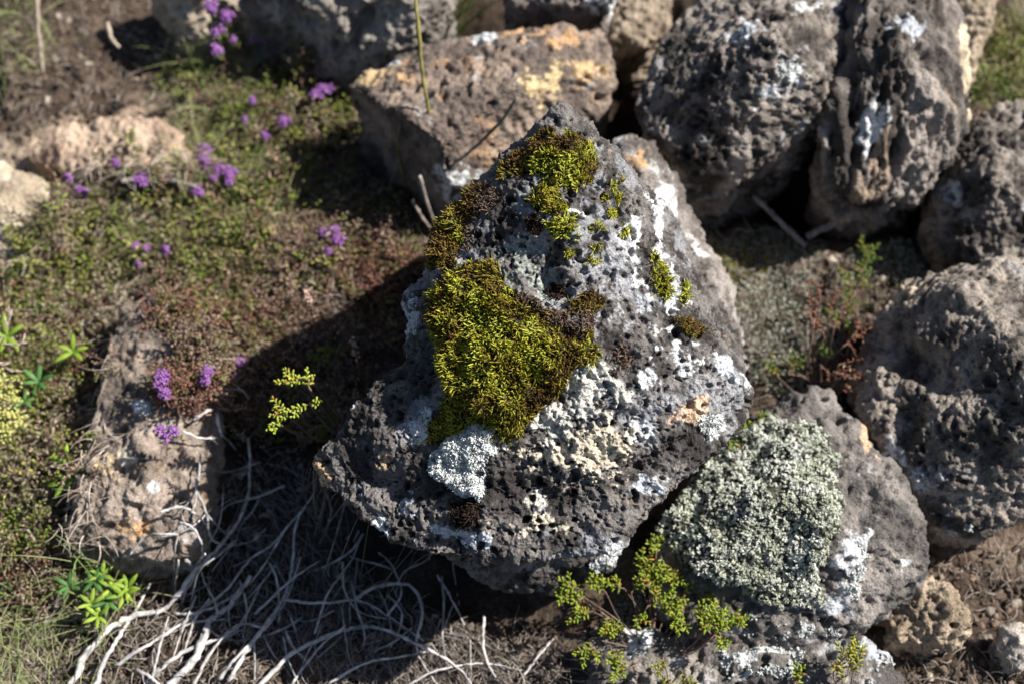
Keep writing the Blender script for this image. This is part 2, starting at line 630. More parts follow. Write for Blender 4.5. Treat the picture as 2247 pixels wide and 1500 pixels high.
BR = dict(a=(.09, .075, .062), b=(.24, .20, .165), s=.025, spots=(((.40, .38, .35), .02, .55, .6),))
rock('slab', 'rust_tinted_rock', 'broad rust orange and grey rock lying behind the tip of the pointed boulder', 'rock',
     [hull_of([(752, 185, .082), (800, 150, .085), (930, 100, .10), (1100, 62, .11), (1230, 42, .115), (1330, 62, .105), (1342, 150, .10), (1330, 240, .08), (1290, 300, .06),
               (1060, 420, .06), (985, 410, .075), (965, 320, .11), (880, 245, .115)], [(1100, 200, .125)], .92)],
     .0034, 1, (.08, .006), (.02, .003), ((.015, .5, .2, .45, .006), (.009, .5, .2, .5, .003)), dict(a=(.12, .095, .08), b=(.27, .21, .165), s=.03,
     spots=(((.44, .27, .15), .035, .4, .45), ((.46, .45, .44), .02, .55, .6))),
     patches=((1230, 75, 110, 28, 0, ORG, .2, 0), (1200, 190, 55, 60, 0, (.52, .40, .22), .4, 0), (1290, 160, 30, 60, 0, (.55, .38, .2), .4, 0), (850, 145, 28, 14, -20, WH, .9, 0),
              (830, 165, 60, 30, 0, (.5, .36, .2), .4, 0), (890, 180, 30, 24, 0, ORG, .4, 0), (1000, 400, 50, 40, 0, WH, .6, 0), (1060, 88, 24, 12, 0, WH, .7, 0), (1130, 70, 30, 20, 0, ORG, .3, 0)), seed=5)
rock('upr', 'bulky_dark_rock', 'bulky dark pitted rock with bright white lichen spot, right behind the pointed boulder', 'rock',
     [hull_of([(1398, 200, .11), (1440, 100, .11), (1520, 0, .12), (1650, -70, .12), (1850, -70, .12), (1905, 40, .12), (1830, 180, .13), (1822, 232, .12), (1750, 285, .115), (1690, 325, .11),
               (1610, 385, .10), (1500, 362, .10), (1420, 300, .10)], [(1700, 90, .185), (1790, 160, .165), (1580, 150, .14)], .70)],
     .0034, 1, (.09, .005), (.014, .0032), HOLES_MID, dict(a=(.05, .043, .038), b=(.27, .235, .205), s=.025, spots=(((.42, .41, .41), .02, .5, .6),)),
     patches=((1740, 160, 34, 34, 0, WH, .8, 0), (1690, 195, 40, 30, 0, WB, .3, 0), (1630, 70, 50, 40, 0, WB, .25, 0), (1770, 20, 30, 20, 0, WH, .4, 0)), seed=8)
rock('ribbed', 'ribbed_grey_rock', 'tall ribbed grey rock with long dark grooves near the top right', 'rock',
     [hull_of([(1900, -70, .15), (1893, 60, .14), (1838, 230, .13), (1808, 300, .115), (1805, 370, .095), (1850, 420, .085), (1970, 435, .08), (2050, 385, .085), (2115, 290, .10), (2135, 220, .10),
               (2115, 100, .12), (2085, -70, .14)], [(1960, 120, .165), (2050, 200, .14)], .72)],
     .0034, 1, (.08, .007), (.012, .009), HOLES_MID, dict(a=(.05, .043, .038), b=(.29, .255, .225), s=.03, spots=(((.44, .33, .24), .02, .5, .6),)),
     patches=((1930, 270, 30, 60, 0, WH, .35, 0), (2110, 160, 14, 90, -5, (.6, .5, .36), .6, 0), (1990, 60, 40, 30, 0, WB, .3, 0)), stretch=((0, .8, .5), .34), seed=13)
rock('redge', 'dark_edge_rock', 'dark pitted rock at the right edge, below the ribbed grey rock', 'rock',
     [hull_of([(2058, 420, .06), (2085, 305, .075), (2155, 240, .08), (2260, 225, .085), (2380, 300, .07), (2360, 560, .06), (2200, 590, .05), (2070, 560, .035), (2030, 490, .04)], [(2180, 380, .10)])],
     .0034, 1, (.06, .005), (.014, .0032), HOLES_MID, dict(a=(.055, .048, .043), b=(.27, .235, .2), s=.025, spots=(((.42, .41, .41), .02, .5, .6),)),
     patches=((2080, 420, 40, 30, 0, WB, .4, 0),), seed=17)
rock('rbig', 'large_porous_rock', 'large porous grey tan rock at the right edge beside the red dry twigs', 'rock',
     [hull_of([(1950, 622, .06), (2040, 582, .07), (2250, 568, .085), (2420, 650, .09), (2400, 1050, .08), (2240, 1128, .05), (2150, 1175, .045), (2075, 1160, .045), (1990, 1085, .055),
               (1940, 985, .06), (1895, 900, .06), (1880, 800, .05), (1915, 700, .05)], [(2120, 640, .115), (2230, 760, .135), (2300, 900, .14), (2130, 1030, .085)], .85)],
     .0032, 1, (.07, .006), (.014, .0024), ((.013, .4, .18, .45, .005), (.0075, .85, .22, .5, .004), (.005, .9, .25, .5, .002)), dict(a=(.07, .06, .052), b=(.30, .26, .22), s=.025, spots=(((.4, .4, .41), .03, .5, .4),)),
     patches=((1985, 645, 36, 34, 0, (.55, .45, .33), .7, 0), (1965, 990, 26, 30, 0, WH, .7, 0), (2030, 1060, 60, 40, 0, WB, .15, 0)),
     dents=((2020, 800, 130, 60, 35, .016), (1990, 900, 60, 90, 0, .010), (2170, 1000, 90, 60, 0, .008)), seed=23)
rock('cush', 'cushion_rock', 'low angular rock at lower right carrying the big pale grey moss cushion', 'rock',
     [hull_of([(1790, 850, .055), (1850, 885, .055), (1925, 1000, .06), (2000, 1085, .068), (2040, 1165, .06), (2040, 1240, .055), (1990, 1295, .05), (1900, 1370, .045), (1750, 1420, .03), (1550, 1400, .03),
               (1420, 1330, .02), (1440, 1180, .03), (1520, 1050, .04), (1600, 970, .045), (1690, 900, .05), (1740, 870, .055)], [(1700, 1090, .085), (1850, 1170, .09), (1880, 1060, .08)], .95)],
     .0032, 1, (.06, .006), (.02, .004), ((.014, .5, .18, .48, .006), (.0075, .6, .2, .5, .003)), dict(a=(.085, .078, .073), b=(.24, .215, .195), s=.03, spots=(((.42, .41, .41), .02, .55, .5),)),
     patches=((1870, 1230, 30, 60, 20, WH, .62, .0005), (1870, 1290, 40, 30, 0, WH, .5, 0), (1900, 970, 16, 60, -25, (.5, .36, .24), .4, 0), (1990, 1230, 20, 20, 0, WH, .4, 0), (1830, 1330, 60, 25, 0, WB, .3, 0)),
     dents=((1890, 1110, 50, 60, 0, .010), (1930, 1240, 40, 30, 0, .006)), seed=29)
rock('foot', 'flat_lichen_rock', 'flat lichen spotted rock along the bottom edge under the green sprigs', 'rock',
     [hull_of([(1290, 1400, .012), (1500, 1380, .022), (1700, 1390, .03), (1880, 1385, .034), (1950, 1430, .034), (2000, 1520, .03), (2010, 1640, .03), (1700, 1680, .02), (1300, 1640, .01)], [(1600, 1480, .035), (1850, 1480, .042)], .97)],
     .0032, 1, (.05, .005), (.016, .004), ((.013, .5, .18, .48, .005), (.0075, .6, .2, .5, .003)), dict(a=(.085, .078, .073), b=(.25, .225, .20), s=.03, spots=(((.46, .46, .46), .025, .3, .6),)),
     patches=((1400, 1400, 24, 30, 0, WH, .8, 0), (1650, 1440, 80, 30, -20, WH, .25, 0), (1930, 1440, 50, 40, 0, WB, .2, 0)), seed=31)
rock('tanp', 'tan_pitted_stone', 'small tan pitted stone on brown soil near the bottom right corner', 'stone',
     [hull_of([(1930, 1335, .02), (1990, 1272, .03), (2085, 1272, .035), (2130, 1320, .03), (2120, 1380, .028), (2040, 1425, .02), (1960, 1405, .02)], [(2050, 1320, .036)])],
     .0032, 1, (.03, .007), (.012, .004), HOLES_FINE, dict(a=(.20, .155, .11), b=(.40, .32, .23), s=.02), seed=37)
rock('corner', 'pale_corner_stone', 'small pale stone at the right edge close to the bottom right corner', 'stone',
     [hull_of([(2180, 1400, .012), (2215, 1365, .018), (2270, 1370, .02), (2290, 1430, .018), (2230, 1460, .012)], [(2235, 1400, .022)])],
     .0032, 1, (.03, .006), (.012, .003), HOLES_FINE, dict(a=(.2, .18, .15), b=(.42, .38, .33), s=.02), seed=38)
rock('leftlong', 'long_brown_rock', 'long brown pitted rock at left, half grown over by heather and thyme', 'rock',
     [hull_of([(265, 662, .045), (350, 628, .045), (410, 690, .048), (470, 770, .045), (480, 850, .042), (470, 960, .042), (462, 1040, .042), (442, 1110, .045), (440, 1185, .04), (400, 1222, .035),
               (310, 1228, .038), (200, 1205, .03), (140, 1180, .035), (148, 1145, .04), (185, 1000, .045), (215, 840, .045)], [(320, 900, .062), (300, 1090, .06)], .97)],
     .0032, 1, (.06, .005), (.018, .004), ((.014, .5, .18, .48, .006), (.0075, .6, .2, .5, .003)), dict(a=(.11, .09, .075), b=(.30, .245, .20), s=.03, spots=(((.42, .28, .18), .03, .45, .5), ((.46, .45, .44), .02, .6, .6))),
     patches=((320, 888, 22, 20, 0, WH, .9, 0), (230, 1020, 30, 24, 0, (.56, .42, .25), .5, 0), (270, 1000, 24, 20, 0, CR, .4, 0), (330, 1075, 12, 10, 0, WH, .8, 0), (300, 1150, 50, 30, 0, ORG, .1, 0)),
     seed=41)
rock('leftpale', 'pale_tan_rock', 'pale yellowish tan rock at the left edge above the green heather', 'rock',
     [hull_of([(-90, 380, .02), (0, 362, .022), (80, 375, .022), (125, 430, .02), (110, 520, .018), (62, 590, .012), (-10, 630, .01), (-110, 660, .012)], [(10, 470, .03)], 1.02)],
     .0034, 1, (.06, .005), (.018, .003), ((.009, .5, .2, .5, .002),), dict(a=(.32, .26, .185), b=(.52, .45, .34), s=.03), seed=43)
rock('leftpink', 'pinkish_weathered_rock', 'pinkish tan weathered rock lying between brown soil and purple flowers, upper left', 'rock',
     [hull_of([(60, 340, .008), (140, 285, .016), (300, 248, .03), (395, 280, .032), (422, 345, .03), (350, 380, .026), (200, 368, .018), (90, 372, .008)], [(300, 310, .038)], 1.0)],
     .0034, 1, (.05, .008), (.02, .005), ((.012, .5, .2, .5, .003),), dict(a=(.26, .18, .13), b=(.46, .35, .26), s=.03), seed=47)
rock('topa', 'tan_wedge_rock', 'tan wedge shaped rock at the top edge behind the purple flowers', 'rock',
     [hull_of([(320, -60, .05), (540, -60, .05), (518, 15, .035), (465, 85, .02), (410, 108, .012), (365, 60, .025)], [(440, -20, .075)], 1.0)],
     .0034, 1, (.05, .006), (.018, .005), HOLES_MID, dict(a=(.24, .19, .14), b=(.42, .36, .28), s=.03), seed=53)
rock('topb', 'grey_lumpy_rock', 'wide lumpy grey brown rock at the top edge, left of the tall grass stalk', 'rock',
     [hull_of([(530, -70, .08), (990, -70, .09), (968, 20, .08), (935, 90, .06), (870, 130, .04), (800, 160, .025), (700, 150, .018), (640, 110, .02), (540, 70, .03)], [(700, -20, .105), (860, -10, .11)], 1.0)],
     .0034, 1, (.05, .010), (.018, .005), HOLES_MID, dict(a=(.12, .105, .09), b=(.30, .27, .235), s=.03, spots=(((.44, .42, .38), .03, .4, .6),)), dents=((790, 60, 24, 80, 10, .02), (640, 60, 20, 50, 0, .01)), seed=59)
rock('topc', 'shaded_white_spotted_rock', 'dark shaded rock with white lichen at the top edge above the rusty rock', 'rock',
     [hull_of([(1090, -90, .12), (1360, -90, .13), (1352, -5, .13), (1325, 22, .12), (1240, 20, .115), (1120, 0, .11)], [], .82)],
     .0034, 1, (.05, .006), (.018, .004), HOLES_MID, dict(a=(.07, .06, .055), b=(.2, .17, .15), s=.03), patches=((1315, 10, 34, 22, 0, WH, .9, 0),), seed=61)
rock('topd', 'brown_gap_rock', 'brown rock wedged in the dark gap beside the bulky dark rock, at the top', 'rock',
     [hull_of([(1335, -60, .05), (1480, -60, .05), (1460, 40, .05), (1410, 110, .04), (1350, 105, .035), (1335, 60, .04)], [], .9)],
     .0034, 1, (.05, .006), (.018, .004), HOLES_MID, dict(a=(.16, .12, .09), b=(.33, .27, .2), s=.03), seed=67)
rock('behind', 'whitish_leaning_rock', 'pinkish rock with white lichen leaning against the right shoulder of the pointed boulder', 'rock',
     [hull_of([(1325, 325, .11), (1345, 298, .115), (1385, 286, .118), (1440, 308, .115), (1484, 390, .105), (1520, 490, .095), (1572, 590, .085), (1625, 700, .075), (1668, 820, .06), (1560, 800, .07), (1420, 560, .10)], [(1410, 370, .135)], .9)],
     .0034, 1, (.06, .006), (.016, .004), HOLES_MID, dict(a=(.11, .095, .085), b=(.28, .25, .225), s=.03, spots=(((.50, .51, .50), .02, .3, .6),)),
     patches=((1400, 350, 26, 22, 0, ORG, .5, 0), (1450, 440, 36, 66, -20, WH, .32, 0), (1500, 560, 28, 66, -20, WH, .22, 0)), seed=71)
rock('topright', 'tan_upper_rock', 'smooth tan rock at the top edge right of the ribbed grey rock', 'rock',
     [hull_of([(2090, -70, .11), (2200, -70, .11), (2186, 30, .10), (2165, 90, .08), (2130, 130, .075)], [], .92)],
     .0034, 1, (.05, .006), (.018, .003), ((.012, .5, .2, .5, .003),), dict(a=(.28, .22, .16), b=(.46, .38, .28), s=.03), seed=73)


def dropv(x, y):
    """height of whatever lies at (x,y)"""
    z = gheight(x, y)
    i = np.clip(((x - HM_X0) / HM_C).astype(int), 0, 499)
    j = np.clip(((y - HM_Y0) / HM_C).astype(int), 0, 499)
    inside = (x > HM_X0) & (x < HM_X0 + 1.5) & (y > HM_Y0) & (y < HM_Y0 + 1.5)
    return np.where(inside, np.maximum(z, HM[i, j]), z)


def seatv(px, py, n=4):
    """points on the surface seen at (px,py), found by stepping along the line of sight"""
    px, py = np.asarray(px, float), np.asarray(py, float)
    z = np.full(len(px), .02)
    for _ in range(n):
        p = P2W(px, py, z)
        z = .4 * z + .6 * dropv(p[0], p[1])
    p = P2W(px, py, z)
    return np.stack([p[0], p[1], dropv(p[0], p[1])], -1)


def seat(px, py, n=4):
    return seatv([px], [py], n)[0]


# ------------------------------------------------------------------ moss and lichen on rocks
def sample(key, poly, jit, seed):
    """mask per vertex for a region drawn around a polygon, facing up-front"""
    R = ROCKS[key]
    V, N = R['V'], R['N']
    px, py = R['pix']
    q = np.array(poly, float)
    lo, hi = q.min(0) - jit * 1.6, q.max(0) + jit * 1.6
    box = (px > lo[0]) & (px < hi[0]) & (py > lo[1]) & (py < hi[1])
    full = np.zeros(len(V), bool)
    ids = np.nonzero(box)[0]
    V, N, px, py = V[ids], N[ids], px[ids], py[ids]
    view = nrm(np.array([0, 0, CZ]) - V)
    ok = (N * view).sum(1) > .12
    jx = fbm(V, .012, 4, seed, .6) * jit
    jy = fbm(V, .012, 4, seed + 9, .6) * jit
    full[ids] = ok & inpoly(px + jx, py + jy, poly)
    return full, ids


def dist_in(mask, F, n=14):
    """crude distance from the rim of the mask, in steps"""
    d = np.zeros(len(mask))
    cur = mask.copy()
    for i in range(n):
        d += cur
        full = cur[F].all(1)
        bad = np.ones(len(cur), bool)
        hit = np.zeros(len(cur), bool)
        fi = F[~full]
        hit[fi.ravel()] = True
        cur = cur & ~hit
        if not cur.any():
            break
    return d


def moss(key, name, label, poly, cols, spacing=.0011, L=.0042, W=.00042, thick=.004, jit=14, seed=0, base=(.03, .028, .012), n_side=4, cat='moss', lean=.9, tuft=1, spread=.5, patchcol=None, mat=None, keep=1.0, prof='leaf', gap=.0, curve=.4, shade=.35, one=False):
    R = ROCKS[key]
    V, F, N = R['V'], R['F'], R['N']
    m, ids = sample(key, poly, jit, seed)
    # work on the neighbourhood only
    sub = np.zeros(len(V), bool)
    sub[ids] = True
    F = F[sub[F].all(1)]
    rmap = np.zeros(len(V), np.int64)
    rmap[ids] = np.arange(len(ids))
    F = rmap[F]
    V, N, m = V[ids], N[ids], m[ids]
    if gap:
        m &= fbm(V, .010, 3, seed + 77) > -gap
    Fm = F[m[F].all(1)]
    if len(Fm) < 5:
        return None
    if one:                                    # only the largest connected patch
        lab = np.arange(len(V))
        for _ in range(400):
            mn = lab[Fm].min(1)
            new = lab.copy()
            np.minimum.at(new, Fm.ravel(), np.repeat(mn, 4))
            if (new == lab).all():
                break
            lab = new
        u, ct = np.unique(lab[Fm[:, 0]], return_counts=True)
        Fm = Fm[lab[Fm[:, 0]] == u[ct.argmax()]]
    dd = dist_in(m, F, 16)
    step = np.linalg.norm(V[Fm[0, 0]] - V[Fm[0, 1]]) + 1e-9
    h = thick * sstep(0, 1, dd * step / .007) * (1 + .35 * fbm(V, .016, 3, seed + 3))
    B = Batch()
    used = np.unique(Fm)
    rm = np.zeros(len(V), np.int64)
    rm[used] = np.arange(len(used))
    Vs = V[used] + N[used] * (h[used] - .0002)[:, None]
    B.add(Vs, rm[Fm], np.tile(np.array(base), (len(used), 1)) * (1 + .3 * fbm(Vs, .004, 2, 5))[:, None])
    # shoots
    A = V[Fm[:, 0]]
    area = np.linalg.norm(np.cross(V[Fm[:, 1]] - A, V[Fm[:, 3]] - A), axis=1)
    cnt = rng.poisson(area / spacing ** 2 * keep)
    fi = np.repeat(np.arange(len(Fm)), cnt)
    u, v = rng.random((2, len(fi), 1))
    f4 = Fm[fi]
    w = [(1 - u) * (1 - v), u * (1 - v), u * v, (1 - u) * v]
    VH = V + N * h[:, None]
    P0 = sum(w[i] * VH[f4[:, i]] for i in range(4))
    Nn = nrm(sum(w[i] * N[f4[:, i]] for i in range(4)))
    # lumpy cushions: the lean follows the slope of the cushion surface
    e = .003
    gr = np.stack([fbm(P0 + np.eye(3)[i] * e, .012, 2, seed + 3) - fbm(P0 - np.eye(3)[i] * e, .012, 2, seed + 3) for i in range(3)], -1)
    ax0 = nrm(Nn - .9 * gr + rng.normal(size=P0.shape) * lean * .5)
    pal = np.array(cols)
    g = fbm(P0, .013, 3, seed + 14) * .9 + rng.normal(size=len(P0)) * .35
    if patchcol is not None:
        px, py = W2P(P0)
        for (e_, lo) in patchcol:
            g = g + lo * sstep(-.1, .5, ell(px, py, e_))
    t = np.clip((g + 1) / 2, 0, .999) * (len(pal) - 1)
    i0 = t.astype(int)
    fr = (t - i0)[:, None]
    c = pal[i0] * (1 - fr) + pal[np.minimum(i0 + 1, len(pal) - 1)] * fr
    c = c * (1 + rng.normal(size=(len(c), 1)) * .18)
    for q in range(tuft):
        D = nrm(ax0 + rng.normal(size=P0.shape) * spread)
        l = L * np.clip(1 + rng.normal(size=(len(P0), 1)) * .25, .4, 1.8)
        bend = np.cross(D, nrm(rng.normal(size=P0.shape))) * l * curve
        r = W * (1 + rng.normal(size=len(P0)) * .15)
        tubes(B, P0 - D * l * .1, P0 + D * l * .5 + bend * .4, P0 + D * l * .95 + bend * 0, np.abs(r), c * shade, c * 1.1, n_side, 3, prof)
    ob = B.build(name, mat or M_MOSS)
    tag(ob, label, cat)
    return ob


YG = [(.10, .06, .02), (.22, .14, .02), (.36, .31, .03), (.46, .45, .04), (.55, .57, .06), (.62, .64, .10)]
OR_ = [(.07, .04, .02), (.16, .09, .03), (.27, .17, .03), (.33, .24, .03), (.34, .30, .04)]
BRN = [(.07, .045, .035), (.14, .095, .07), (.26, .18, .13), (.34, .24, .18)]
DK = [(.02, .015, .013), (.05, .03, .02), (.08, .05, .03)]
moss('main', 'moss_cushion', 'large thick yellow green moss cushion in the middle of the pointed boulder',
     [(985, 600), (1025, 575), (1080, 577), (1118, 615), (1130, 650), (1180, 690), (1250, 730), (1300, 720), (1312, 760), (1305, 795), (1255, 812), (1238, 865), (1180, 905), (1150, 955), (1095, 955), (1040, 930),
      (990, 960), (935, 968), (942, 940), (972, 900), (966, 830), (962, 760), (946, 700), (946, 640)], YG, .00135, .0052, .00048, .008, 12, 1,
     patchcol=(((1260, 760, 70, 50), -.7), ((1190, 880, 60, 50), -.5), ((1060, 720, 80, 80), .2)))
moss('main', 'moss_cushion', 'brown withered moss beside the upper right of the large yellow green cushion',
     [(1110, 640), (1160, 655), (1230, 690), (1290, 670), (1310, 700), (1305, 745), (1250, 745), (1180, 705), (1130, 665)], BRN + [(.27, .17, .04)], .0012, .004, .00036, .003, 14, 2, lean=1.2, base=(.05, .035, .025), gap=.5)
moss('main', 'moss_cushion', 'bright green gold moss cushion just below the tip of the boulder',
     [(1150, 345), (1175, 315), (1215, 300), (1240, 285), (1285, 293), (1303, 325), (1313, 375), (1300, 402), (1262, 415), (1215, 405), (1165, 390)], YG, .0013, .0048, .00046, .005, 12, 3, patchcol=(((1230, 310, 80, 25), -.9),))
moss('main', 'moss_cushion', 'thin orange brown moss fringe along the upper left edge of the boulder',
     [(1085, 385), (1110, 345), (1150, 300), (1190, 278), (1215, 285), (1200, 310), (1160, 345), (1150, 390), (1110, 395)], OR_, .0013, .0038, .0004, .0022, 14, 4, gap=.3)
moss('main', 'moss_cushion', 'narrow golden moss cushion between the tip cushion and the curved white lichen line',
     [(1180, 400), (1225, 405), (1240, 440), (1255, 465), (1225, 478), (1190, 475), (1165, 455), (1162, 430)], YG, .0013, .0048, .00046, .004, 8, 5)
moss('main', 'moss_cushion', 'small bright moss cushion directly under the curved white lichen line',
     [(1192, 488), (1225, 475), (1260, 472), (1262, 500), (1240, 528), (1215, 520), (1195, 505)], YG[2:], .00115, .0044, .00044, .004, 8, 6)
moss('main', 'moss_cushion', 'golden moss band running down the left shoulder of the boulder',
     [(1000, 440), (1045, 400), (1070, 420), (1040, 470), (1010, 520), (1000, 570), (985, 598), (945, 590), (930, 565), (945, 500)], OR_ + [(.38, .38, .04)], .00115, .0046, .00044, .006, 12, 7)
moss('main', 'moss_cushion', 'dull brown dead moss beside the golden band on the left shoulder',
     [(1045, 420), (1100, 425), (1105, 450), (1060, 480), (1045, 530), (1010, 590), (1000, 565), (1020, 500)], BRN, .0013, .0036, .00034, .002, 14, 8, lean=1.2, base=(.05, .036, .028), gap=.4)
moss('main', 'moss_cushion', 'small golden moss clump left of the bright white lichen patch',
     [(1285, 495), (1330, 490), (1335, 520), (1330, 548), (1290, 545), (1300, 520)], OR_[1:] + YG[3:5], .0012, .004, .00042, .002, 12, 9, gap=.15)
moss('main', 'moss_cushion', 'patchy brown gold moss right above the withered brown moss',
     [(1270, 640), (1320, 635), (1330, 665), (1310, 690), (1265, 680), (1250, 660)], OR_, .0012, .004, .0004, .002, 14, 10, gap=.1)
moss('main', 'moss_cushion', 'yellow green moss strip on the right flank of the boulder',
     [(1425, 548), (1445, 555), (1465, 600), (1480, 640), (1465, 660), (1440, 640), (1425, 600)], YG[2:], .0013, .0042, .00044, .004, 6, 11)
moss('main', 'moss_cushion', 'tiny green moss tuft right of the moss strip on the flank',
     [(1490, 620), (1508, 615), (1516, 650), (1505, 675), (1490, 655)], YG[3:], .0013, .0042, .00044, .003, 6, 12)
moss('main', 'moss_cushion', 'ochre moss streak over the right shoulder of the boulder',
     [(1470, 690), (1510, 700), (1555, 725), (1560, 742), (1520, 742), (1485, 715)], OR_, .0013, .004, .00042, .003, 8, 13)
moss('main', 'moss_tuft', 'blackish brown moss tuft under the white bushy lichen',
     [(995, 1100), (1045, 1098), (1050, 1130), (1030, 1155), (1000, 1145), (988, 1120)], DK, .0012, .005, .0004, .004, 8, 14, base=(.012, .009, .008))
moss('main', 'moss_tuft', 'blackish moss tuft in the hollow at the centre of the boulder',
     [(1195, 620), (1235, 618), (1248, 650), (1225, 668), (1195, 655)], DK, .0012, .004, .0004, .003, 8, 15, base=(.012, .009, .008))
moss('main', 'moss_tuft', 'dark brown moss tuft left of the small bright cushion under the white line',
     [(1150, 480), (1185, 475), (1192, 510), (1160, 520)], DK + BRN[:1], .0012, .004, .0004, .002, 8, 16, base=(.012, .009, .008))
moss('main', 'moss_tuft', 'brown moss tuft beside the white lichen above the cream lichen crust',
     [(1345, 775), (1375, 755), (1395, 785), (1380, 815), (1355, 805)], BRN, .0012, .004, .0004, .002, 10, 17, base=(.03, .02, .015))
moss('main', 'moss_tuft', 'thin rusty moss tuft closest to the tip of the boulder',
     [(1185, 285), (1215, 278), (1222, 290), (1195, 300)], OR_, .0012, .004, .0004, .002, 6, 18, gap=.3)
for i, (cx, cy, w) in enumerate(((1345, 410, 9), (1325, 432, 12), (1352, 438, 10), (1340, 466, 12), (1362, 398, 7), (1368, 505, 10), (1270, 520, 10), (1250, 555, 12), (1300, 575, 12))):
    words = ['second from top', 'the left of the close pair', 'the right of the close pair', 'just below the close pair', 'topmost and closest to the edge', 'right above the white lichen', 'nearest the curved lichen line', 'above the dark hollow', 'below the curved lichen line']
    o = moss('main', 'moss_sprout', 'tiny moss sprout near the right ridge, %s' % words[i],
         [(cx - w, cy - w), (cx + w, cy - w * .8), (cx + w * .8, cy + w), (cx - w * .8, cy + w)], YG[1:], .0012, .0038, .00042, .001, 6, 20 + i)
    if o:
        o['group'] = 'moss sprouts scattered near the right ridge of the boulder'
# the big pale cushion
WOOL = [(.16, .16, .09), (.34, .35, .24), (.50, .52, .40), (.60, .62, .50), (.68, .70, .60)]
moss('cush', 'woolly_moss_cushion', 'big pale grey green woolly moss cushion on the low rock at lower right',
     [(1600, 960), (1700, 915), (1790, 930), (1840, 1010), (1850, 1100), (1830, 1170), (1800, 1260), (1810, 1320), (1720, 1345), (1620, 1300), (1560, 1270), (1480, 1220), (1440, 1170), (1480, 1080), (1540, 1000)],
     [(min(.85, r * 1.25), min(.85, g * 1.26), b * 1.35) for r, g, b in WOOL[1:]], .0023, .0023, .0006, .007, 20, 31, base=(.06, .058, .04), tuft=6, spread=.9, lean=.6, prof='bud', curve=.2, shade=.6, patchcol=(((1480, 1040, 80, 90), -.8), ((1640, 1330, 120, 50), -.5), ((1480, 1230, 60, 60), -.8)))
# bushy white lichen
LW = [(.42, .44, .43), (.55, .57, .55), (.66, .68, .66)]
moss('main', 'bushy_lichen', 'pale grey white bushy lichen hanging below the large moss cushion', [(945, 985), (985, 960), (1040, 925), (1080, 930), (1088, 965), (1095, 990), (1060, 1020), (1068, 1060), (1055, 1100), (1010, 1090), (975, 1060), (940, 1040), (932, 1010)],
     LW, .0013, .0017, .0006, .007, 10, 41, base=(.4, .42, .41), shade=.75, tuft=3, spread=1.1, mat=M_LICH, cat='lichen', prof='bud', curve=.1)
moss('main', 'bushy_lichen', 'small bushy white lichen on the lower right edge of the boulder', [(1525, 915), (1570, 900), (1590, 930), (1560, 965), (1530, 945)],
     LW, .0016, .0014, .00055, .003, 3, 42, one=True, base=(.4, .42, .41), shade=.75, tuft=3, spread=1.1, mat=M_LICH, cat='lichen', prof='bud', curve=.1)
moss('main', 'bushy_lichen', 'white bushy lichen at the lower right tip of the boulder above the green sprigs', [(1290, 1240), (1350, 1200), (1365, 1210), (1350, 1240), (1310, 1258)],
     LW, .0014, .0014, .0005, .002, 3, 43, one=True, base=(.4, .42, .41), shade=.75, tuft=3, spread=1.1, mat=M_LICH, cat='lichen', prof='bud', curve=.1)


for (k_, lab, poly, sd) in (
        ('cush', 'whitish crusty lichen strip between woolly cushion and the bare right part of its rock', [(1850, 1180), (1900, 1190), (1905, 1260), (1880, 1320), (1830, 1330), (1850, 1260)], 51),
        ('cush', 'scattered grey lichen crumbs below the pale woolly cushion', [(1560, 1310), (1700, 1350), (1850, 1350), (1840, 1400), (1640, 1400), (1520, 1360)], 52),
        ('foot', 'grey white lichen crumbs on the flat rock left of the yellow sprig', [(1560, 1420), (1700, 1410), (1780, 1440), (1740, 1490), (1600, 1490)], 53),
        ('foot', 'grey white lichen crumbs on the flat rock right of the yellow sprig', [(1880, 1410), (1960, 1430), (1980, 1490), (1900, 1495)], 54),
        ('rbig', 'grey lichen crumbs on the lower rim of the large porous rock', [(2060, 1120), (2150, 1140), (2200, 1120), (2150, 1170), (2080, 1165)], 55),
        ('main', 'bluish white lichen crumbs on the shaded left bump of the boulder', [(880, 650), (920, 640), (925, 720), (895, 740), (880, 700)], 56),
        ('main', 'loose white lichen flakes left of the lowest part of the big cushion', [(890, 900), (935, 890), (945, 960), (930, 1000), (900, 970)], 57),
        ('upr', 'white lichen knobs on the bulky dark rock', [(1705, 140), (1770, 130), (1780, 180), (1720, 195)], 58)):
    moss(k_, 'crumbly_lichen', lab, poly, LW, .0019, .0018, .0008, .001, 14, sd, base=(.3, .31, .3), shade=.75, tuft=2, spread=1.1, mat=M_LICH, cat='lichen', prof='bud', curve=.1, gap=.05)
# ------------------------------------------------------------------ plants
SIDES = 5


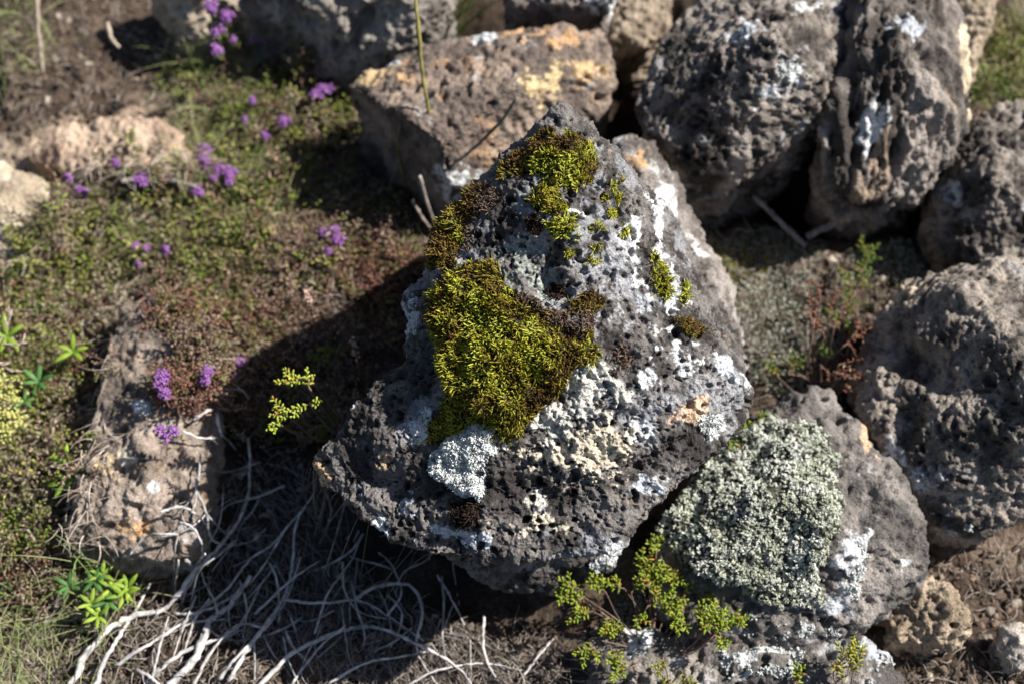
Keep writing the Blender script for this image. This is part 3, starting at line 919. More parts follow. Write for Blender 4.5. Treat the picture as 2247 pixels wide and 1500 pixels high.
def sprig(Bl, Bs, p0, d, L, leaf=.0036, w=.0008, cols=((.16, .30, .03), (.30, .42, .05)), dens=1.0, curve=.3, stemcol=(.20, .12, .08), stemr=.0006, bare=.15, tipcol=None):
    """needle-leaved sprig, leaves into Bl, stem into Bs"""
    p0 = np.asarray(p0, float)
    d = nrm(np.asarray(d, float))
    side = nrm(np.cross(d, rng.normal(size=3)))
    p1 = p0 + d * L * .5 + side * L * curve * .5
    p2 = p0 + d * L + side * L * curve * .3 * rng.normal()
    tubes(Bs, [p0], [p1], [p2], [stemr], stemcol, stemcol, 5, 5, 'taper')
    n = max(5, int(L / .0011 * dens))
    t = np.linspace(bare, 1, n)[:, None]
    c = (1 - t) ** 2 * p0 + 2 * t * (1 - t) * p1 + t * t * p2
    T = nrm(2 * (1 - t) * (p1 - p0) + 2 * t * (p2 - p1))
    a = nrm(np.cross(T, [.3, .2, .9]))
    b = np.cross(T, a)
    th = np.arange(n)[:, None] * 2.4 + rng.normal(size=(n, 1)) * .3
    rad = a * np.cos(th) + b * np.sin(th)
    op = 1.0 - .6 * t ** 5
    D = nrm(T * (1 - op * .6) + rad * op + rng.normal(size=(n, 3)) * .1)
    l = leaf * (1 - .35 * t ** 6) * (1 + rng.normal(size=(n, 1)) * .12)
    c0, c1 = np.array(cols[0]), np.array(cols[1])
    f = np.clip(rng.random((n, 1)) * .7 + t * .3, 0, 1)
    cc = c0 * (1 - f) + c1 * f
    if tipcol is not None:
        g = (rng.random((n, 1)) < .07) * 1.0
        cc = cc * (1 - g) + np.array(tipcol) * g
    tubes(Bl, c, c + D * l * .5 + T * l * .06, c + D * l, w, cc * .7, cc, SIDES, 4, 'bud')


GREENS = ((.15, .26, .02), (.46, .54, .05))
def shrub(name, label, root, tips, stemr=.0006, leaf=.0046, cols=GREENS, cat='shrub', tip=(.55, .30, .05), sprL=.022, dens=1.0, nside=1, w=.00082, group=None):
    """root: (px,py,z); tips: list of (px,py,z,dirx_px,diry_px) sprig base and heading"""
    R = np.array(P2W(*root))
    e = bpy.data.objects.new(name, None)
    COL.objects.link(e)
    e.location = R
    tag(e, label, cat, group)
    for (px, py, z, dx, dy) in tips:
        p = np.array(P2W(px, py, z))
        q = np.array(P2W(px + dx, py + dy, z + .004))
        Bs, Bl = Batch(), Batch()
        midp = np.array([R[0] * .4 + p[0] * .6, R[1] * .4 + p[1] * .6, R[2] * .8 + p[2] * .2]) + rng.normal(size=3) * .005
        polytube(Bs, [R, midp, p], [stemr * 1.3, stemr, stemr * .8], (.16, .11, .085), 5, 5)
        L = np.linalg.norm(q - p)
        sprig(Bl, Bs, p, q - p, L, leaf, w, cols, dens, .25, tipcol=tip)
        for s_ in range(nside):
            f = rng.uniform(.1, .5)
            dd = nrm(q - p) + nrm(np.cross(q - p, [0, 0, 1])) * rng.choice([-1, 1]) * 1.0
            sprig(Bl, Bs, p + (q - p) * f, dd, L * rng.uniform(.35, .6), leaf * .9, w * .95, cols, dens, .25, tipcol=tip)
        st = Bs.build('stem', M_BARK, e)
        Bl.build('sprig', M_LEAF, e)
    return e


shrub('crowberry_shrub', 'bright green crowberry sprigs beneath the lower right tip of the boulder', (1430, 1430, .015),
      [(1290, 1315, .035, -60, -30), (1300, 1340, .035, -50, 25), (1330, 1300, .04, -30, -40), (1330, 1350, .035, 20, 40), (1370, 1290, .04, -50, -15), (1385, 1300, .04, 55, -60), (1400, 1270, .045, 40, -60), (1420, 1330, .04, 55, -40),
       (1450, 1220, .045, 15, 50), (1440, 1215, .045, -8, -40), (1470, 1240, .04, 5, 50), (1510, 1265, .04, 60, -20), (1545, 1290, .04, 45, -40), (1540, 1290, .04, 30, 25), (1440, 1340, .035, 60, -10),
       (1480, 1300, .04, 20, 30), (1300, 1400, .03, -20, 60), (1340, 1420, .03, 15, 40), (1365, 1450, .03, -20, 40), (1250, 1300, .035, -25, 15), (1270, 1290, .04, -40, -20), (1310, 1290, .04, 10, -25), (1350, 1370, .035, -30, 20), (1390, 1350, .04, 30, 20), (1425, 1290, .045, -20, -35), (1460, 1320, .04, 30, 20), (1500, 1300, .04, 30, -25)], nside=3)
shrub('crowberry_shrub', 'green crowberry branch pointing right between the moss cushion and the bottom edge', (1480, 1440, .02),
      [(1500, 1340, .05, -10, 50), (1530, 1370, .05, 60, -30), (1560, 1400, .05, 50, -40), (1590, 1370, .05, 50, -20), (1560, 1390, .05, -20, -30), (1580, 1390, .05, 10, 30), (1520, 1350, .05, 30, -20), (1550, 1380, .05, 45, -45), (1600, 1360, .05, 30, 10), (1500, 1370, .05, -25, -25)], nside=3)
shrub('crowberry_shrub', 'small green sprigs at the bottom edge below the crowberry branch', (1470, 1510, .02),
      [(1455, 1440, .04, -10, 40), (1460, 1480, .04, -10, 50), (1495, 1470, .04, 15, 45), (1500, 1500, .04, 10, 40), (1360, 1470, .03, 0, -25)], nside=1, cols=((.2, .25, .03), (.45, .45, .06)))
shrub('crowberry_shrub', 'upright green and yellow sprig at the bottom edge right of the crowberry branch', (1855, 1520, .04),
      [(1860, 1480, .06, 10, -80), (1850, 1500, .055, -5, -60), (1870, 1480, .06, 20, -60), (1855, 1440, .07, 25, -30)], cols=((.30, .33, .02), (.5, .52, .06)), tip=(.7, .5, .04), leaf=.0045)
shrub('crowberry_shrub', 'short green sprig poking up at the bottom edge left of the yellow one', (1745, 1520, .04), [(1745, 1500, .045, 0, -45), (1748, 1500, .045, 10, -30)], cols=((.2, .3, .03), (.42, .5, .06)))
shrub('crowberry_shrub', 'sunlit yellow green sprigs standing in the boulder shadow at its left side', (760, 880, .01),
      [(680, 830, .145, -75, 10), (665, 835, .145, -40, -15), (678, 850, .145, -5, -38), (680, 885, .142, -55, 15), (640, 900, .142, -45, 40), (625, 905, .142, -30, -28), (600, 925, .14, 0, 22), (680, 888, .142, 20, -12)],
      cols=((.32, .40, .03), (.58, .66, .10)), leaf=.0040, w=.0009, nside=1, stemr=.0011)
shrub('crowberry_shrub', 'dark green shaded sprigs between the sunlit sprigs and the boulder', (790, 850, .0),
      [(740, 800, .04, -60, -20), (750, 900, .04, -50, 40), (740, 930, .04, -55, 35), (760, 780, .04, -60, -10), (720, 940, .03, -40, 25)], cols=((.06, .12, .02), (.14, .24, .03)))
shrub('crowberry_shrub', 'green crowberry clump growing between the boulder and the porous rock at right', (1850, 830, .0),
      [(1880, 640, .03, 30, -50), (1890, 600, .03, 10, -45), (1870, 660, .03, -15, -40), (1860, 700, .03, 10, -50), (1900, 580, .03, 25, -45), (1840, 720, .03, -25, -40), (1860, 750, .03, 20, -45), (1830, 780, .03, -30, -20),
       (1710, 830, .03, -20, -50), (1730, 820, .03, 10, -50), (1740, 810, .03, 25, -30), (1900, 560, .03, -10, -40), (1870, 620, .03, -30, -30), (1890, 690, .03, 20, -20)], cols=((.08, .16, .02), (.24, .36, .05)), nside=2, leaf=.0038)
shrub('crowberry_shrub', 'short green sprig lying on top edge of the pale moss cushion', (1600, 985, .03), [(1640, 960, .06, 40, -50), (1650, 945, .06, -20, -20), (1630, 965, .06, -25, 15), (1655, 925, .06, 40, -15)], cols=((.14, .25, .03), (.28, .40, .05)), nside=2)
RED = ((.14, .045, .03), (.36, .13, .08))
shrub('dry_twig_shrub', 'upright grey twigs with rust red dry leaves between the boulder and the right rock', (1790, 860, .005),
      [(1780, 700, .075, -5, -80), (1785, 720, .07, 10, -90), (1820, 690, .07, 20, -50), (1800, 650, .08, -15, -35), (1830, 720, .06, 35, -60), (1850, 760, .055, 60, -40), (1810, 740, .06, -20, -50)], stemr=.0008, cols=RED, cat='twigs', tip=(.5, .3, .2), dens=.5, leaf=.0034)
shrub('dry_twig_shrub', 'drooping twig with dense rust red leaves beside the large porous rock', (1790, 870, .005),
      [(1830, 815, .055, 40, 15), (1850, 820, .055, 45, 10), (1870, 830, .05, 40, 5), (1855, 840, .05, 15, 20), (1840, 800, .055, 50, -10), (1800, 800, .05, 35, 25), (1880, 800, .05, 20, -60), (1870, 740, .05, 30, -40)], stemr=.0008, cols=RED, cat='twigs', tip=(.6, .45, .3), dens=.5, leaf=.0032)

# ---- dead heather with grey branches, bottom left
dead = bpy.data.objects.new('dead_heather', None)
COL.objects.link(dead)
dead.location = P2W(700, 1000, 0)
tag(dead, 'dead heather with bleached grey branches fanning out from the boulder to bottom left', 'dead shrub')
BRC = [
    ([(150, 1510), (215, 1400), (290, 1350), (360, 1335), (420, 1262), (470, 1210), (530, 1130), (548, 1040), (545, 960)], 6.5, 3),
    ([(205, 1510), (240, 1430), (270, 1380), (300, 1335), (330, 1278)], 5, 2),
    ([(250, 1460), (340, 1405), (430, 1345), (500, 1290), (545, 1230), (600, 1190), (660, 1120)], 3.5, 2),
    ([(365, 1510), (430, 1440), (460, 1365), (500, 1330), (550, 1262)], 8, 5),
    ([(320, 1495), (400, 1430), (480, 1400), (530, 1368), (582, 1380)], 4, 3),
    ([(420, 1510), (470, 1420), (525, 1370)], 3, 2.5),
    ([(500, 1490), (560, 1400), (620, 1315), (640, 1250), (650, 1150), (690, 1080)], 4, 2.5),
    ([(480, 1490), (520, 1440), (575, 1385), (625, 1320), (660, 1220)], 3, 2),
    ([(560, 1510), (640, 1435), (740, 1385), (820, 1375), (900, 1405), (1000, 1460), (1040, 1510)], 4.5, 2.5),
    ([(620, 1315), (700, 1322), (790, 1318), (850, 1350), (930, 1405)], 3, 2),
    ([(780, 1315), (820, 1288), (890, 1280), (920, 1310), (926, 1350), (915, 1400), (920, 1440), (965, 1510)], 3.5, 2.5),
    ([(1062, 1350), (1060, 1420), (1078, 1470), (1105, 1510)], 3, 2.5),
    ([(350, 1122), (400, 1112), (440, 1135), (456, 1160)], 3, 2),
    ([(395, 1145), (420, 1155), (442, 1190), (445, 1232)], 2.5, 2),
    ([(425, 920), (460, 900), (495, 897), (510, 915)], 3.2, 2),
    ([(475, 905), (485, 950), (500, 965), (517, 985)], 3, 1.8),
    ([(400, 945), (440, 960), (480, 960)], 2.5, 1.5),
    ([(500, 780), (515, 820), (508, 850), (485, 870)], 2.5, 1.8),
    ([(340, 1350), (400, 1300), (430, 1260), (455, 1215)], 3, 2),
    ([(380, 1345), (420, 1345), (480, 1325), (560, 1265), (620, 1170)], 3, 2),
    ([(330, 1500), (350, 1420), (370, 1350)], 3.5, 2),
    ([(640, 1500), (700, 1420), (760, 1370)], 2.5, 1.6),
    ([(410, 1228), (425, 1240), (450, 1215)], 3, 2),
    ([(470, 1360), (475, 1330), (440, 1240), (480, 1150), (490, 1080)], 2, 1.5),
    ([(300, 1470), (330, 1485), (360, 1510)], 3.5, 3),
    ([(560, 1345), (640, 1270), (700, 1230)], 2.5, 1.6),
    ([(690, 1390), (720, 1300), (770, 1230), (790, 1180)], 2, 1.5),
    ([(850, 1350), (880, 1300), (860, 1240), (830, 1210)], 2.2, 1.5),
    ([(960, 1260), (1000, 1330), (1020, 1370)], 2, 1.5),
    ([(720, 1500), (800, 1455), (880, 1440), (960, 1425)], 2.6, 1.8),
    ([(880, 1510), (960, 1470), (1060, 1455), (1150, 1470)], 2.4, 1.8),
    ([(1150, 1480), (1180, 1440), (1215, 1400)], 2.2, 1.8),
]


def lay(pts, lift=.004):
    out = []
    for i, (a, b) in enumerate(pts):
        p = seat(a, b, 2)
        p[2] = gnp(p[0], p[1]) if p[2] > .03 and a > 560 else p[2]
        q = P2W(a, b, p[2] + lift + .004 * math.sin(i * 1.7))
        out.append(q)
    return out


for (pts, w0, w1) in BRC:
    B = Batch()
    wp = lay(pts, .010)
    mpp = .00036
    n = len(wp)
    polytube(B, wp, np.linspace(w0 * 1.2, w1 * .9, n) * mpp, (.46, .44, .425), 8, 8, .26)
    for q in range(int(rng.integers(1, 4))):       # short stubs
        i = int(rng.integers(0, n - 1))
        a = np.array(wp[i]) * .6 + np.array(wp[i + 1]) * .4
        dr = nrm(np.array(wp[i + 1]) - np.array(wp[i]) + rng.normal(size=3) * .01)
        l = rng.uniform(.006, .018)
        polytube(B, [a, a + dr * l * .5 + [0, 0, .002], a + dr * l + rng.normal(size=3) * .002], [w1 * mpp * .7, w1 * mpp * .5, w1 * mpp * .35], (.28, .25, .24), 6, 3)
    B.build('branch', M_BARK, dead)
for i in range(67):
    x0 = rng.uniform(380, 1050)
    y0 = rng.uniform(980, 1420)
    a = math.radians(rng.normal(115, 28))
    pts = [(x0, y0)]
    for q in range(3):
        a += rng.normal() * .35
        pts.append((pts[-1][0] + math.cos(a) * rng.uniform(30, 70), pts[-1][1] + math.sin(a) * rng.uniform(30, 70)))
    B = Batch()
    w0 = rng.uniform(1.6, 3.4)
    polytube(B, lay(pts, rng.uniform(.002, .012)), np.linspace(w0, w0 * .6, 4) * .00036, np.array((.42, .40, .38)) * rng.uniform(.6, 1.1), 6, 6, .15)
    B.build('branch', M_BARK, dead)


# ---- loose sticks and stalks
def stick(name, label, pts, w, col, cat='stick', mat=None, k=7):
    B = Batch()
    wp = [P2W(*p) for p in pts]
    polytube(B, wp, np.linspace(w[0], w[1], len(pts)) * .00038, col, k, 8, .1)
    return tag(B.build(name, mat or M_BARK), label, cat)


stick('stick', 'grey stick leaning in the shade under the bulky dark rock', [(1655, 432, .03), (1700, 475, .03), (1730, 505, .02), (1768, 540, .012)], (7, 6), (.22, .19, .18))
stick('stick', 'thick grey stick with a bent pale tip under the ribbed rock', [(1770, 520, .01), (1830, 490, .02), (1885, 465, .03), (1905, 455, .03), (1932, 442, .035)], (8, 8), (.26, .24, .23))
stick('fallen_grass', 'straight pale grass blade lying across the dark foot of the ribbed rock', [(1845, 410, .05), (1920, 412, .05), (1998, 412, .05)], (3, 2), (.35, .30, .22), 'grass', M_DRY, 5)
stick('fallen_grass', 'yellow green grass blade behind the bent pale stick tip', [(1880, 458, .04), (1950, 455, .04), (2002, 446, .04)], (3.5, 2), (.34, .36, .14), 'grass', M_DRY, 5)
stick('grass_stalk', 'long upright grass stalk crossing the rusty rock from the top edge', [(908, -40, .20), (918, 60, .18), (925, 150, .15), (938, 230, .12), (950, 300, .09), (958, 370, .05), (960, 430, .0)], (4, 5), (.30, .26, .08), 'grass', M_DRY, 5)
stick('grass_stalk', 'thin grey green grass stalk rising diagonally toward the rusty rock', [(975, 375, .08), (1040, 325, .11), (1100, 265, .14), (1135, 215, .16)], (3, 4.5), (.20, .19, .14), 'grass', M_DRY, 5)
stick('grass_stalk', 'short rust and green stalk standing in shade left of the boulder tip', [(882, 260, .1), (875, 300, .09), (876, 350, .06), (888, 400, .03)], (2.5, 4), (.18, .15, .06), 'grass', M_DRY, 5)
stick('dry_stalk', 'right one of two pale dry stalks beside the left shoulder of the boulder', [(921, 388, .09), (935, 440, .06), (957, 500, .02)], (4.5, 3.5), (.36, .31, .27), 'stalk', M_DRY, 5)
stick('dry_stalk', 'left one of two pale dry stalks beside the left shoulder of the boulder', [(905, 440, .06), (925, 475, .045), (950, 510, .02)], (4, 3), (.36, .31, .27), 'stalk', M_DRY, 5)
stick('stick', 'fallen grey twig running left through the thyme above the long brown rock', [(265, 398, .03), (320, 392, .03), (380, 398, .03), (430, 410, .03)], (6, 4), (.30, .26, .23))
stick('stick', 'pale stick in the soil at the top left with a dark fork', [(80, -20, .05), (85, 80, .04), (95, 160, .03)], (6, 5), (.22, .18, .14))
stick('stick', 'short pale bent stick above the bare brown soil', [(235, 50, .04), (245, 85, .035), (262, 105, .03)], (6, 4), (.36, .30, .23))

# dry heather flower spikes in the shade left of the boulder
for (pts, lab) in (([(672, 640, .10), (680, 670, .09), (690, 720, .05), (700, 790, .01)], 'dry heather stalk with pinkish withered bells standing above the shadow'),
                   ([(770, 740, .08), (785, 790, .06), (790, 830, .02)], 'dry pinkish heather stalk against the dark left side of the boulder')):
    o = bpy.data.objects.new('dry_heather_stalk', None)
    COL.objects.link(o)
    o.location = P2W(*pts[-1])
    tag(o, lab, 'heather')
    B = Batch()
    wp = [np.array(P2W(*p)) for p in pts]
    polytube(B, wp, [.0005, .0006, .0006, .0007][:len(wp)], (.18, .12, .09), 5, 6)
    B.build('stem', M_BARK, o)
    B = Batch()
    n = 16
    t = rng.random((n, 1)) * .9
    c = wp[0] * (1 - t) + wp[1] * t
    D = nrm(rng.normal(size=(n, 3)) + [0, 0, .3])
    tubes(B, c, c + D * .0015, c + D * .0035, .0012, (.40, .25, .18), (.55, .40, .32), 5, 4, 'bud')
    B.build('withered_bell', M_DRY, o)


# ------------------------------------------------------------------ ground cover (nobody could count it)
def scatter(n, test, xr=(-150, 2400), yr=(-150, 1650), top=.012):
    """random seats in picture space filtered by test(px,py)->prob"""
    px = rng.uniform(xr[0], xr[1], n)
    py = rng.uniform(yr[0], yr[1], n)
    pr = test(px, py)
    ok = rng.random(n) < pr
    p = seatv(px[ok], py[ok])
    hi = p[:, 2] - gheight(p[:, 0], p[:, 1])
    return p[hi < top]


def zone(polys, soft=0):
    def f(px, py):
        p = np.zeros(len(px))
        P = np.stack([px / 100, py / 100, px * 0], -1)
        jx, jy = fbm(P, .8, 3, 91) * 40, fbm(P, .8, 3, 92) * 40
        for (poly, v) in polys:
            p = np.maximum(p, inpoly(px + jx, py + jy, poly) * v)
        return p
    return f


Z_GREEN = zone([([(110, 420), (250, 380), (430, 400), (560, 350), (640, 430), (600, 560), (560, 650), (520, 780), (400, 720), (350, 620), (260, 640), (210, 800), (200, 1000), (150, 1150), (0, 1300), (-150, 1300), (-150, 620), (30, 590)], 1.0),
                ([(330, 100), (480, 40), (620, 80), (720, 150), (720, 330), (640, 430), (430, 400), (420, 260)], .7),
                ([(560, 90), (640, 90), (700, 120), (720, 160), (690, 210), (620, 150)], 1.0),
                ([(640, 470), (880, 470), (900, 570), (780, 590), (690, 560)], .55),
                ([(2130, 60), (2300, 60), (2300, 250), (2130, 240)], .8), ([(640, 140), (770, 190), (790, 330), (900, 480), (640, 470)], .7)])
Z_BROWN = zone([([(300, 620), (560, 640), (620, 560), (540, 420), (700, 400), (930, 480), (900, 640), (700, 700), (560, 760), (560, 900), (420, 960), (380, 820), (330, 700)], 1.0),
                ([(560, 700), (900, 640), (860, 800), (700, 960), (560, 960)], .35),
                ([(-150, 950), (180, 1000), (140, 1150), (100, 1300), (-150, 1300)], 1.0),
                ([(-150, 640), (250, 640), (200, 900), (-150, 900)], .7), ([(120, 420), (560, 350), (560, 640), (100, 600)], .35), ([(400, 150), (700, 150), (700, 420), (420, 400)], .4)])
Z_GRASS = zone([([(-150, 1280), (60, 1280), (160, 1400), (160, 1650), (-150, 1650)], .16),
                ([(380, 120), (520, 80), (640, 300), (620, 620), (360, 640), (220, 480), (400, 330)], .6),
                ([(-100, -100), (120, -100), (140, 60), (60, 180), (-100, 200)], .12),
                ([(2130, 60), (2300, 60), (2300, 250), (2130, 260)], .3),
                ([(180, 1180), (330, 1260), (300, 1380), (150, 1330)], .35)])
Z_LITTER = zone([([(-150, 380), (640, 380), (640, 700), (-150, 1250)], .5), ([(-150, 1250), (500, 1330), (740, 1400), (1000, 1360), (1230, 1360), (1260, 1650), (-150, 1650)], 1.0),
                 ([(-150, -100), (400, -100), (480, 250), (100, 350), (-150, 380)], .45),
                 ([(430, 300), (900, 430), (880, 620), (560, 720), (400, 640)], .6),
                 ([(1500, 420), (1780, 420), (1850, 560), (1950, 620), (1880, 900), (1660, 850)], .5),
                 ([(1900, 1180), (2400, 1180), (2400, 1650), (2000, 1650)], .45),
                 ([(480, 760), (760, 760), (900, 1250), (1300, 1330), (900, 1430), (450, 1330)], .15)])


def rotz_tilt(n, tilt):
    """n random frames whose z axis leans by a random angle"""
    z = nrm(np.stack([rng.normal(size=n) * tilt, rng.normal(size=n) * tilt, np.ones(n)], -1))
    x = nrm(np.cross(z, rng.normal(size=(n, 3))))
    return np.stack([x, np.cross(z, x), z], -1)


def stamp(B, temps, seats, tilt, scale=(.7, 1.3), tint=.25):
    """place copies of small meshes (V, F, C) on the seats"""
    which = rng.integers(len(temps), size=len(seats))
    for k, (V, F, C) in enumerate(temps):
        p = seats[which == k]
        n = len(p)
        if not n:
            continue
        R = rotz_tilt(n, tilt)
        sc = rng.uniform(scale[0], scale[1], (n, 1, 1))
        W = np.einsum('nij,vj->nvi', R, V) * sc + p[:, None]
        cc = C[None] * (1 + rng.normal(size=(n, 1, 1)) * tint)
        Fi = (F[None] + (np.arange(n) * len(V))[:, None, None]).reshape(-1, 4)
        B.add(W.reshape(-1, 3), Fi, np.clip(cc, .004, 1).reshape(-1, 3))


def sprig_temps(k, Lr, leaf, w, cols, dens, tip):
    global SIDES
    SIDES = 3
    out = []
    for i in range(k):
        T = Batch()
        L = rng.uniform(*Lr)
        sprig(T, T, (0, 0, 0), (0.001, 0, 1), L, leaf, w, cols[i % len(cols)], dens, .9, (.16, .10, .075), .0005, .1, tip)
        for j in range(2):
            a = rng.random() * 6.28
            sprig(T, T, (0, 0, L * rng.uniform(.2, .5)), (math.cos(a), math.sin(a), .8), L * .55, leaf * .9, w, cols[i % len(cols)], dens, .5, (.16, .10, .075), .0004, .1, tip)
        out.append((np.concatenate(T.V), np.concatenate(T.F), np.concatenate(T.C)))
    return out


def cover_sprigs(name, label, seats, Lr, leaf, w, cols, dens, tips, tilt=.9, sd=0, gap=.08):
    B = Batch()
    seats = seats[fbm(seats, .028, 3, 301 + sd) > -gap]
    hum = np.maximum(0, fbm(seats, .05, 2, 333))
    seats = seats + hum[:, None] * [0, 0, .014]
    seats = seats + rng.random((len(seats), 1)) * [0, 0, .008] - [0, 0, .001]
    key = fbm(seats, .045, 3, 311 + sd) + rng.normal(size=len(seats)) * .3
    q = np.quantile(key, np.linspace(0, 1, len(cols) + 1))
    for i, cset in enumerate(cols):
        pick = (key >= q[i]) & (key <= q[i + 1])
        stamp(B, sprig_temps(6, Lr, leaf, w, (cset,), dens, tips), seats[pick], tilt)
    return tag(B.build(name, M_LEAF), label, 'ground cover', kind='stuff')


Z_GREEN2 = zone([([(-150, 660), (60, 630), (210, 480), (520, 440), (560, 640), (350, 620), (250, 640), (200, 900), (150, 1150), (-150, 1250)], 1.0)])
sg = scatter(29000, Z_GREEN, (-150, 2300), (-20, 1320), .05)
sg = np.concatenate([sg, scatter(5000, Z_GREEN2, (-150, 600), (400, 1280), .04)])
print('green seats', len(sg))
tall = scatter(2200, zone([([(140, 420), (560, 340), (760, 180), (900, 480), (620, 660), (520, 800), (330, 640), (210, 800), (190, 1100), (-150, 1250), (-150, 700)], 1.0)]), (-150, 950), (150, 1280), .05)
cover_sprigs('leafy_heather', 'taller leafy heather shoots standing out of the low mat at left', tall, (.022, .040), .0056, .0011,
             (((.14, .20, .03), (.42, .48, .10)), ((.26, .17, .11), (.54, .40, .28)), ((.22, .25, .04), (.50, .50, .14)), ((.24, .19, .12), (.50, .44, .30))), .35, None, .7, 9, .1)
cover_sprigs('heather_mat', 'low mat of green heather and crowberry sprigs covering the ground at left', sg, (.012, .030), .0042, .0008,
             (((.11, .17, .03), (.32, .41, .09)), ((.20, .26, .04), (.48, .54, .12)), ((.26, .20, .10), (.50, .43, .24)), ((.10, .14, .03), (.26, .32, .09)), ((.22, .16, .10), (.48, .38, .26)), ((.14, .18, .03), (.40, .45, .10))), .42, None)
sb = scatter(34000, Z_BROWN, (-150, 950), (100, 1320), .06)
print('brown seats', len(sb))
cover_sprigs('dry_heather_mat', 'reddish brown dry heather twigs mixed among the green mat at left', sb, (.014, .030), .0026, .0008,
             (((.24, .15, .10), (.50, .35, .26)), ((.3, .22, .16), (.58, .46, .36)), ((.16, .18, .05), (.36, .36, .12)), ((.24, .11, .08), (.48, .25, .17))), .45, None, 1.6, 5, .2)
# long fine twigs
def fine_twigs(name, label, seats, L0, L1, r0, r1, ang, spread, c0, c1, lift):
    n = len(seats)
    a = np.radians(rng.normal(ang, spread, n))
    D = np.stack([np.cos(a), -np.sin(a), rng.normal(size=n) * .12], -1)
    L = rng.uniform(L0, L1, (n, 1))
    sd = np.cross(D, [0, 0, 1]) * L * rng.normal(size=(n, 1)) * .22
    t = rng.random((n, 1))
    c = np.array(c0) * (1 - t) + np.array(c1) * t
    q = seats + rng.random((n, 1)) * [0, 0, lift]
    e = q + D * L
    e[:, 2] = np.maximum(e[:, 2], dropv(e[:, 0], e[:, 1]) + .001)
    B = Batch()
    tubes(B, q, (q + e) / 2 + sd + [0, 0, .004], e, rng.uniform(r0, r1, n), c, c * .9, 5, 8, 'taper')
    return tag(B.build(name, M_BARK), label, 'twigs', kind='stuff')


zt = zone([([(520, 950), (700, 1000), (900, 1240), (1200, 1330), (1250, 1400), (900, 1460), (560, 1400), (450, 1300)], 1.0), ([(800, 1380), (1250, 1380), (1250, 1520), (800, 1520)], 1.0)])
fine_twigs('fine_twig_tangle', 'tangle of fine grey twigs under and between the bleached branches', scatter(3000, zt, (200, 1300), (880, 1520), .012), .015, .05, .0002, .00055, 62, 26, (.07, .06, .055), (.27, .25, .235), .005)  # twig colours darkened to deepen the shadow beside the boulder
zl = zone([([(-50, 600), (250, 600), (200, 1250), (-50, 1250)], .8), ([(120, 380), (560, 300), (900, 450), (880, 640), (560, 760), (520, 930), (420, 900), (400, 700), (100, 650)], 1.0)])
fine_twigs('dry_stem_tangle', 'pale dry stems lying across the heather mat at left', scatter(5600, zl, (-50, 950), (300, 1250), .06), .012, .035, .00025, .0006, 70, 60, (.34, .27, .21), (.60, .52, .44), .02)
gg = scatter(9000, Z_GRASS, (-150, 2300), (-100, 1600), .04)
print('grass', len(gg))
gg = np.concatenate([gg, scatter(7000, Z_GRASS, (-150, 2300), (-100, 1600), .04)])
B = Batch()
for p in gg:
    n = int(rng.integers(5, 12))
    D = nrm(rng.normal(size=(n, 3)) * [.6, .6, .3] + [0, 0, 1.0])
    L = rng.uniform(.025, .065, (n, 1))
    t = rng.random((n, 1))
    c = np.array((.20, .32, .07)) * t + np.array((.52, .46, .28)) * (1 - t)
    q = p + rng.normal(size=(n, 3)) * [.003, .003, 0]
    tubes(B, q, q + D * L * .6, q + D * L * [1.3, 1.3, .5], .00055, c, c, 3, 5, 'blade', .35)
tag(B.build('grass', M_DRY), 'thin green and straw coloured grass blades in the ground cover', 'grass', kind='stuff')
# dark grass in the gap at the top
B = Batch()
for i in range(60):
    p = np.array(P2W(rng.uniform(940, 1010), rng.uniform(60, 110), .0))
    D = nrm(np.array([rng.normal() * .5 + .25, rng.normal() * .4 + .4, 1.0]))
    L = rng.uniform(.06, .14)
    tubes(B, [p], [p + D * L * .6], [p + D * L + [L * .3 * rng.normal(), 0, -L * .15]], .0009, (.05, .08, .02), (.16, .22, .05), 3, 6, 'blade', .35)
tag(B.build('grass_tuft', M_DRY), 'dark green grass tuft in the gap behind the rusty rock at the top', 'grass')
# litter
lt = scatter(34000, Z_LITTER, top=.03)
print('litter', len(lt))
n = len(lt)
D = nrm(rng.normal(size=(n, 3)) * [1, 1, .25])
L = rng.uniform(.004, .022, (n, 1)) * rng.choice([.6, 1, 1.6], (n, 1))
bend = np.cross(D, [0, 0, 1]) * L * rng.normal(size=(n, 1)) * .35
t = rng.random((n, 1))
c = np.array((.09, .07, .055)) * (1 - t) + np.array((.38, .33, .28)) * t
B = Batch()
q = lt + [0, 0, .0025] + rng.random((n, 1)) * [0, 0, .004]
tubes(B, q, q + D * L * .5 + bend + [0, 0, .0015], q + D * L, rng.uniform(.0003, .0009, n), c, c, 5, 4, 'taper', .8)
tag(B.build('plant_litter', M_DRY), 'dry broken twigs and plant bits strewn over the soil', 'plant litter', kind='stuff')
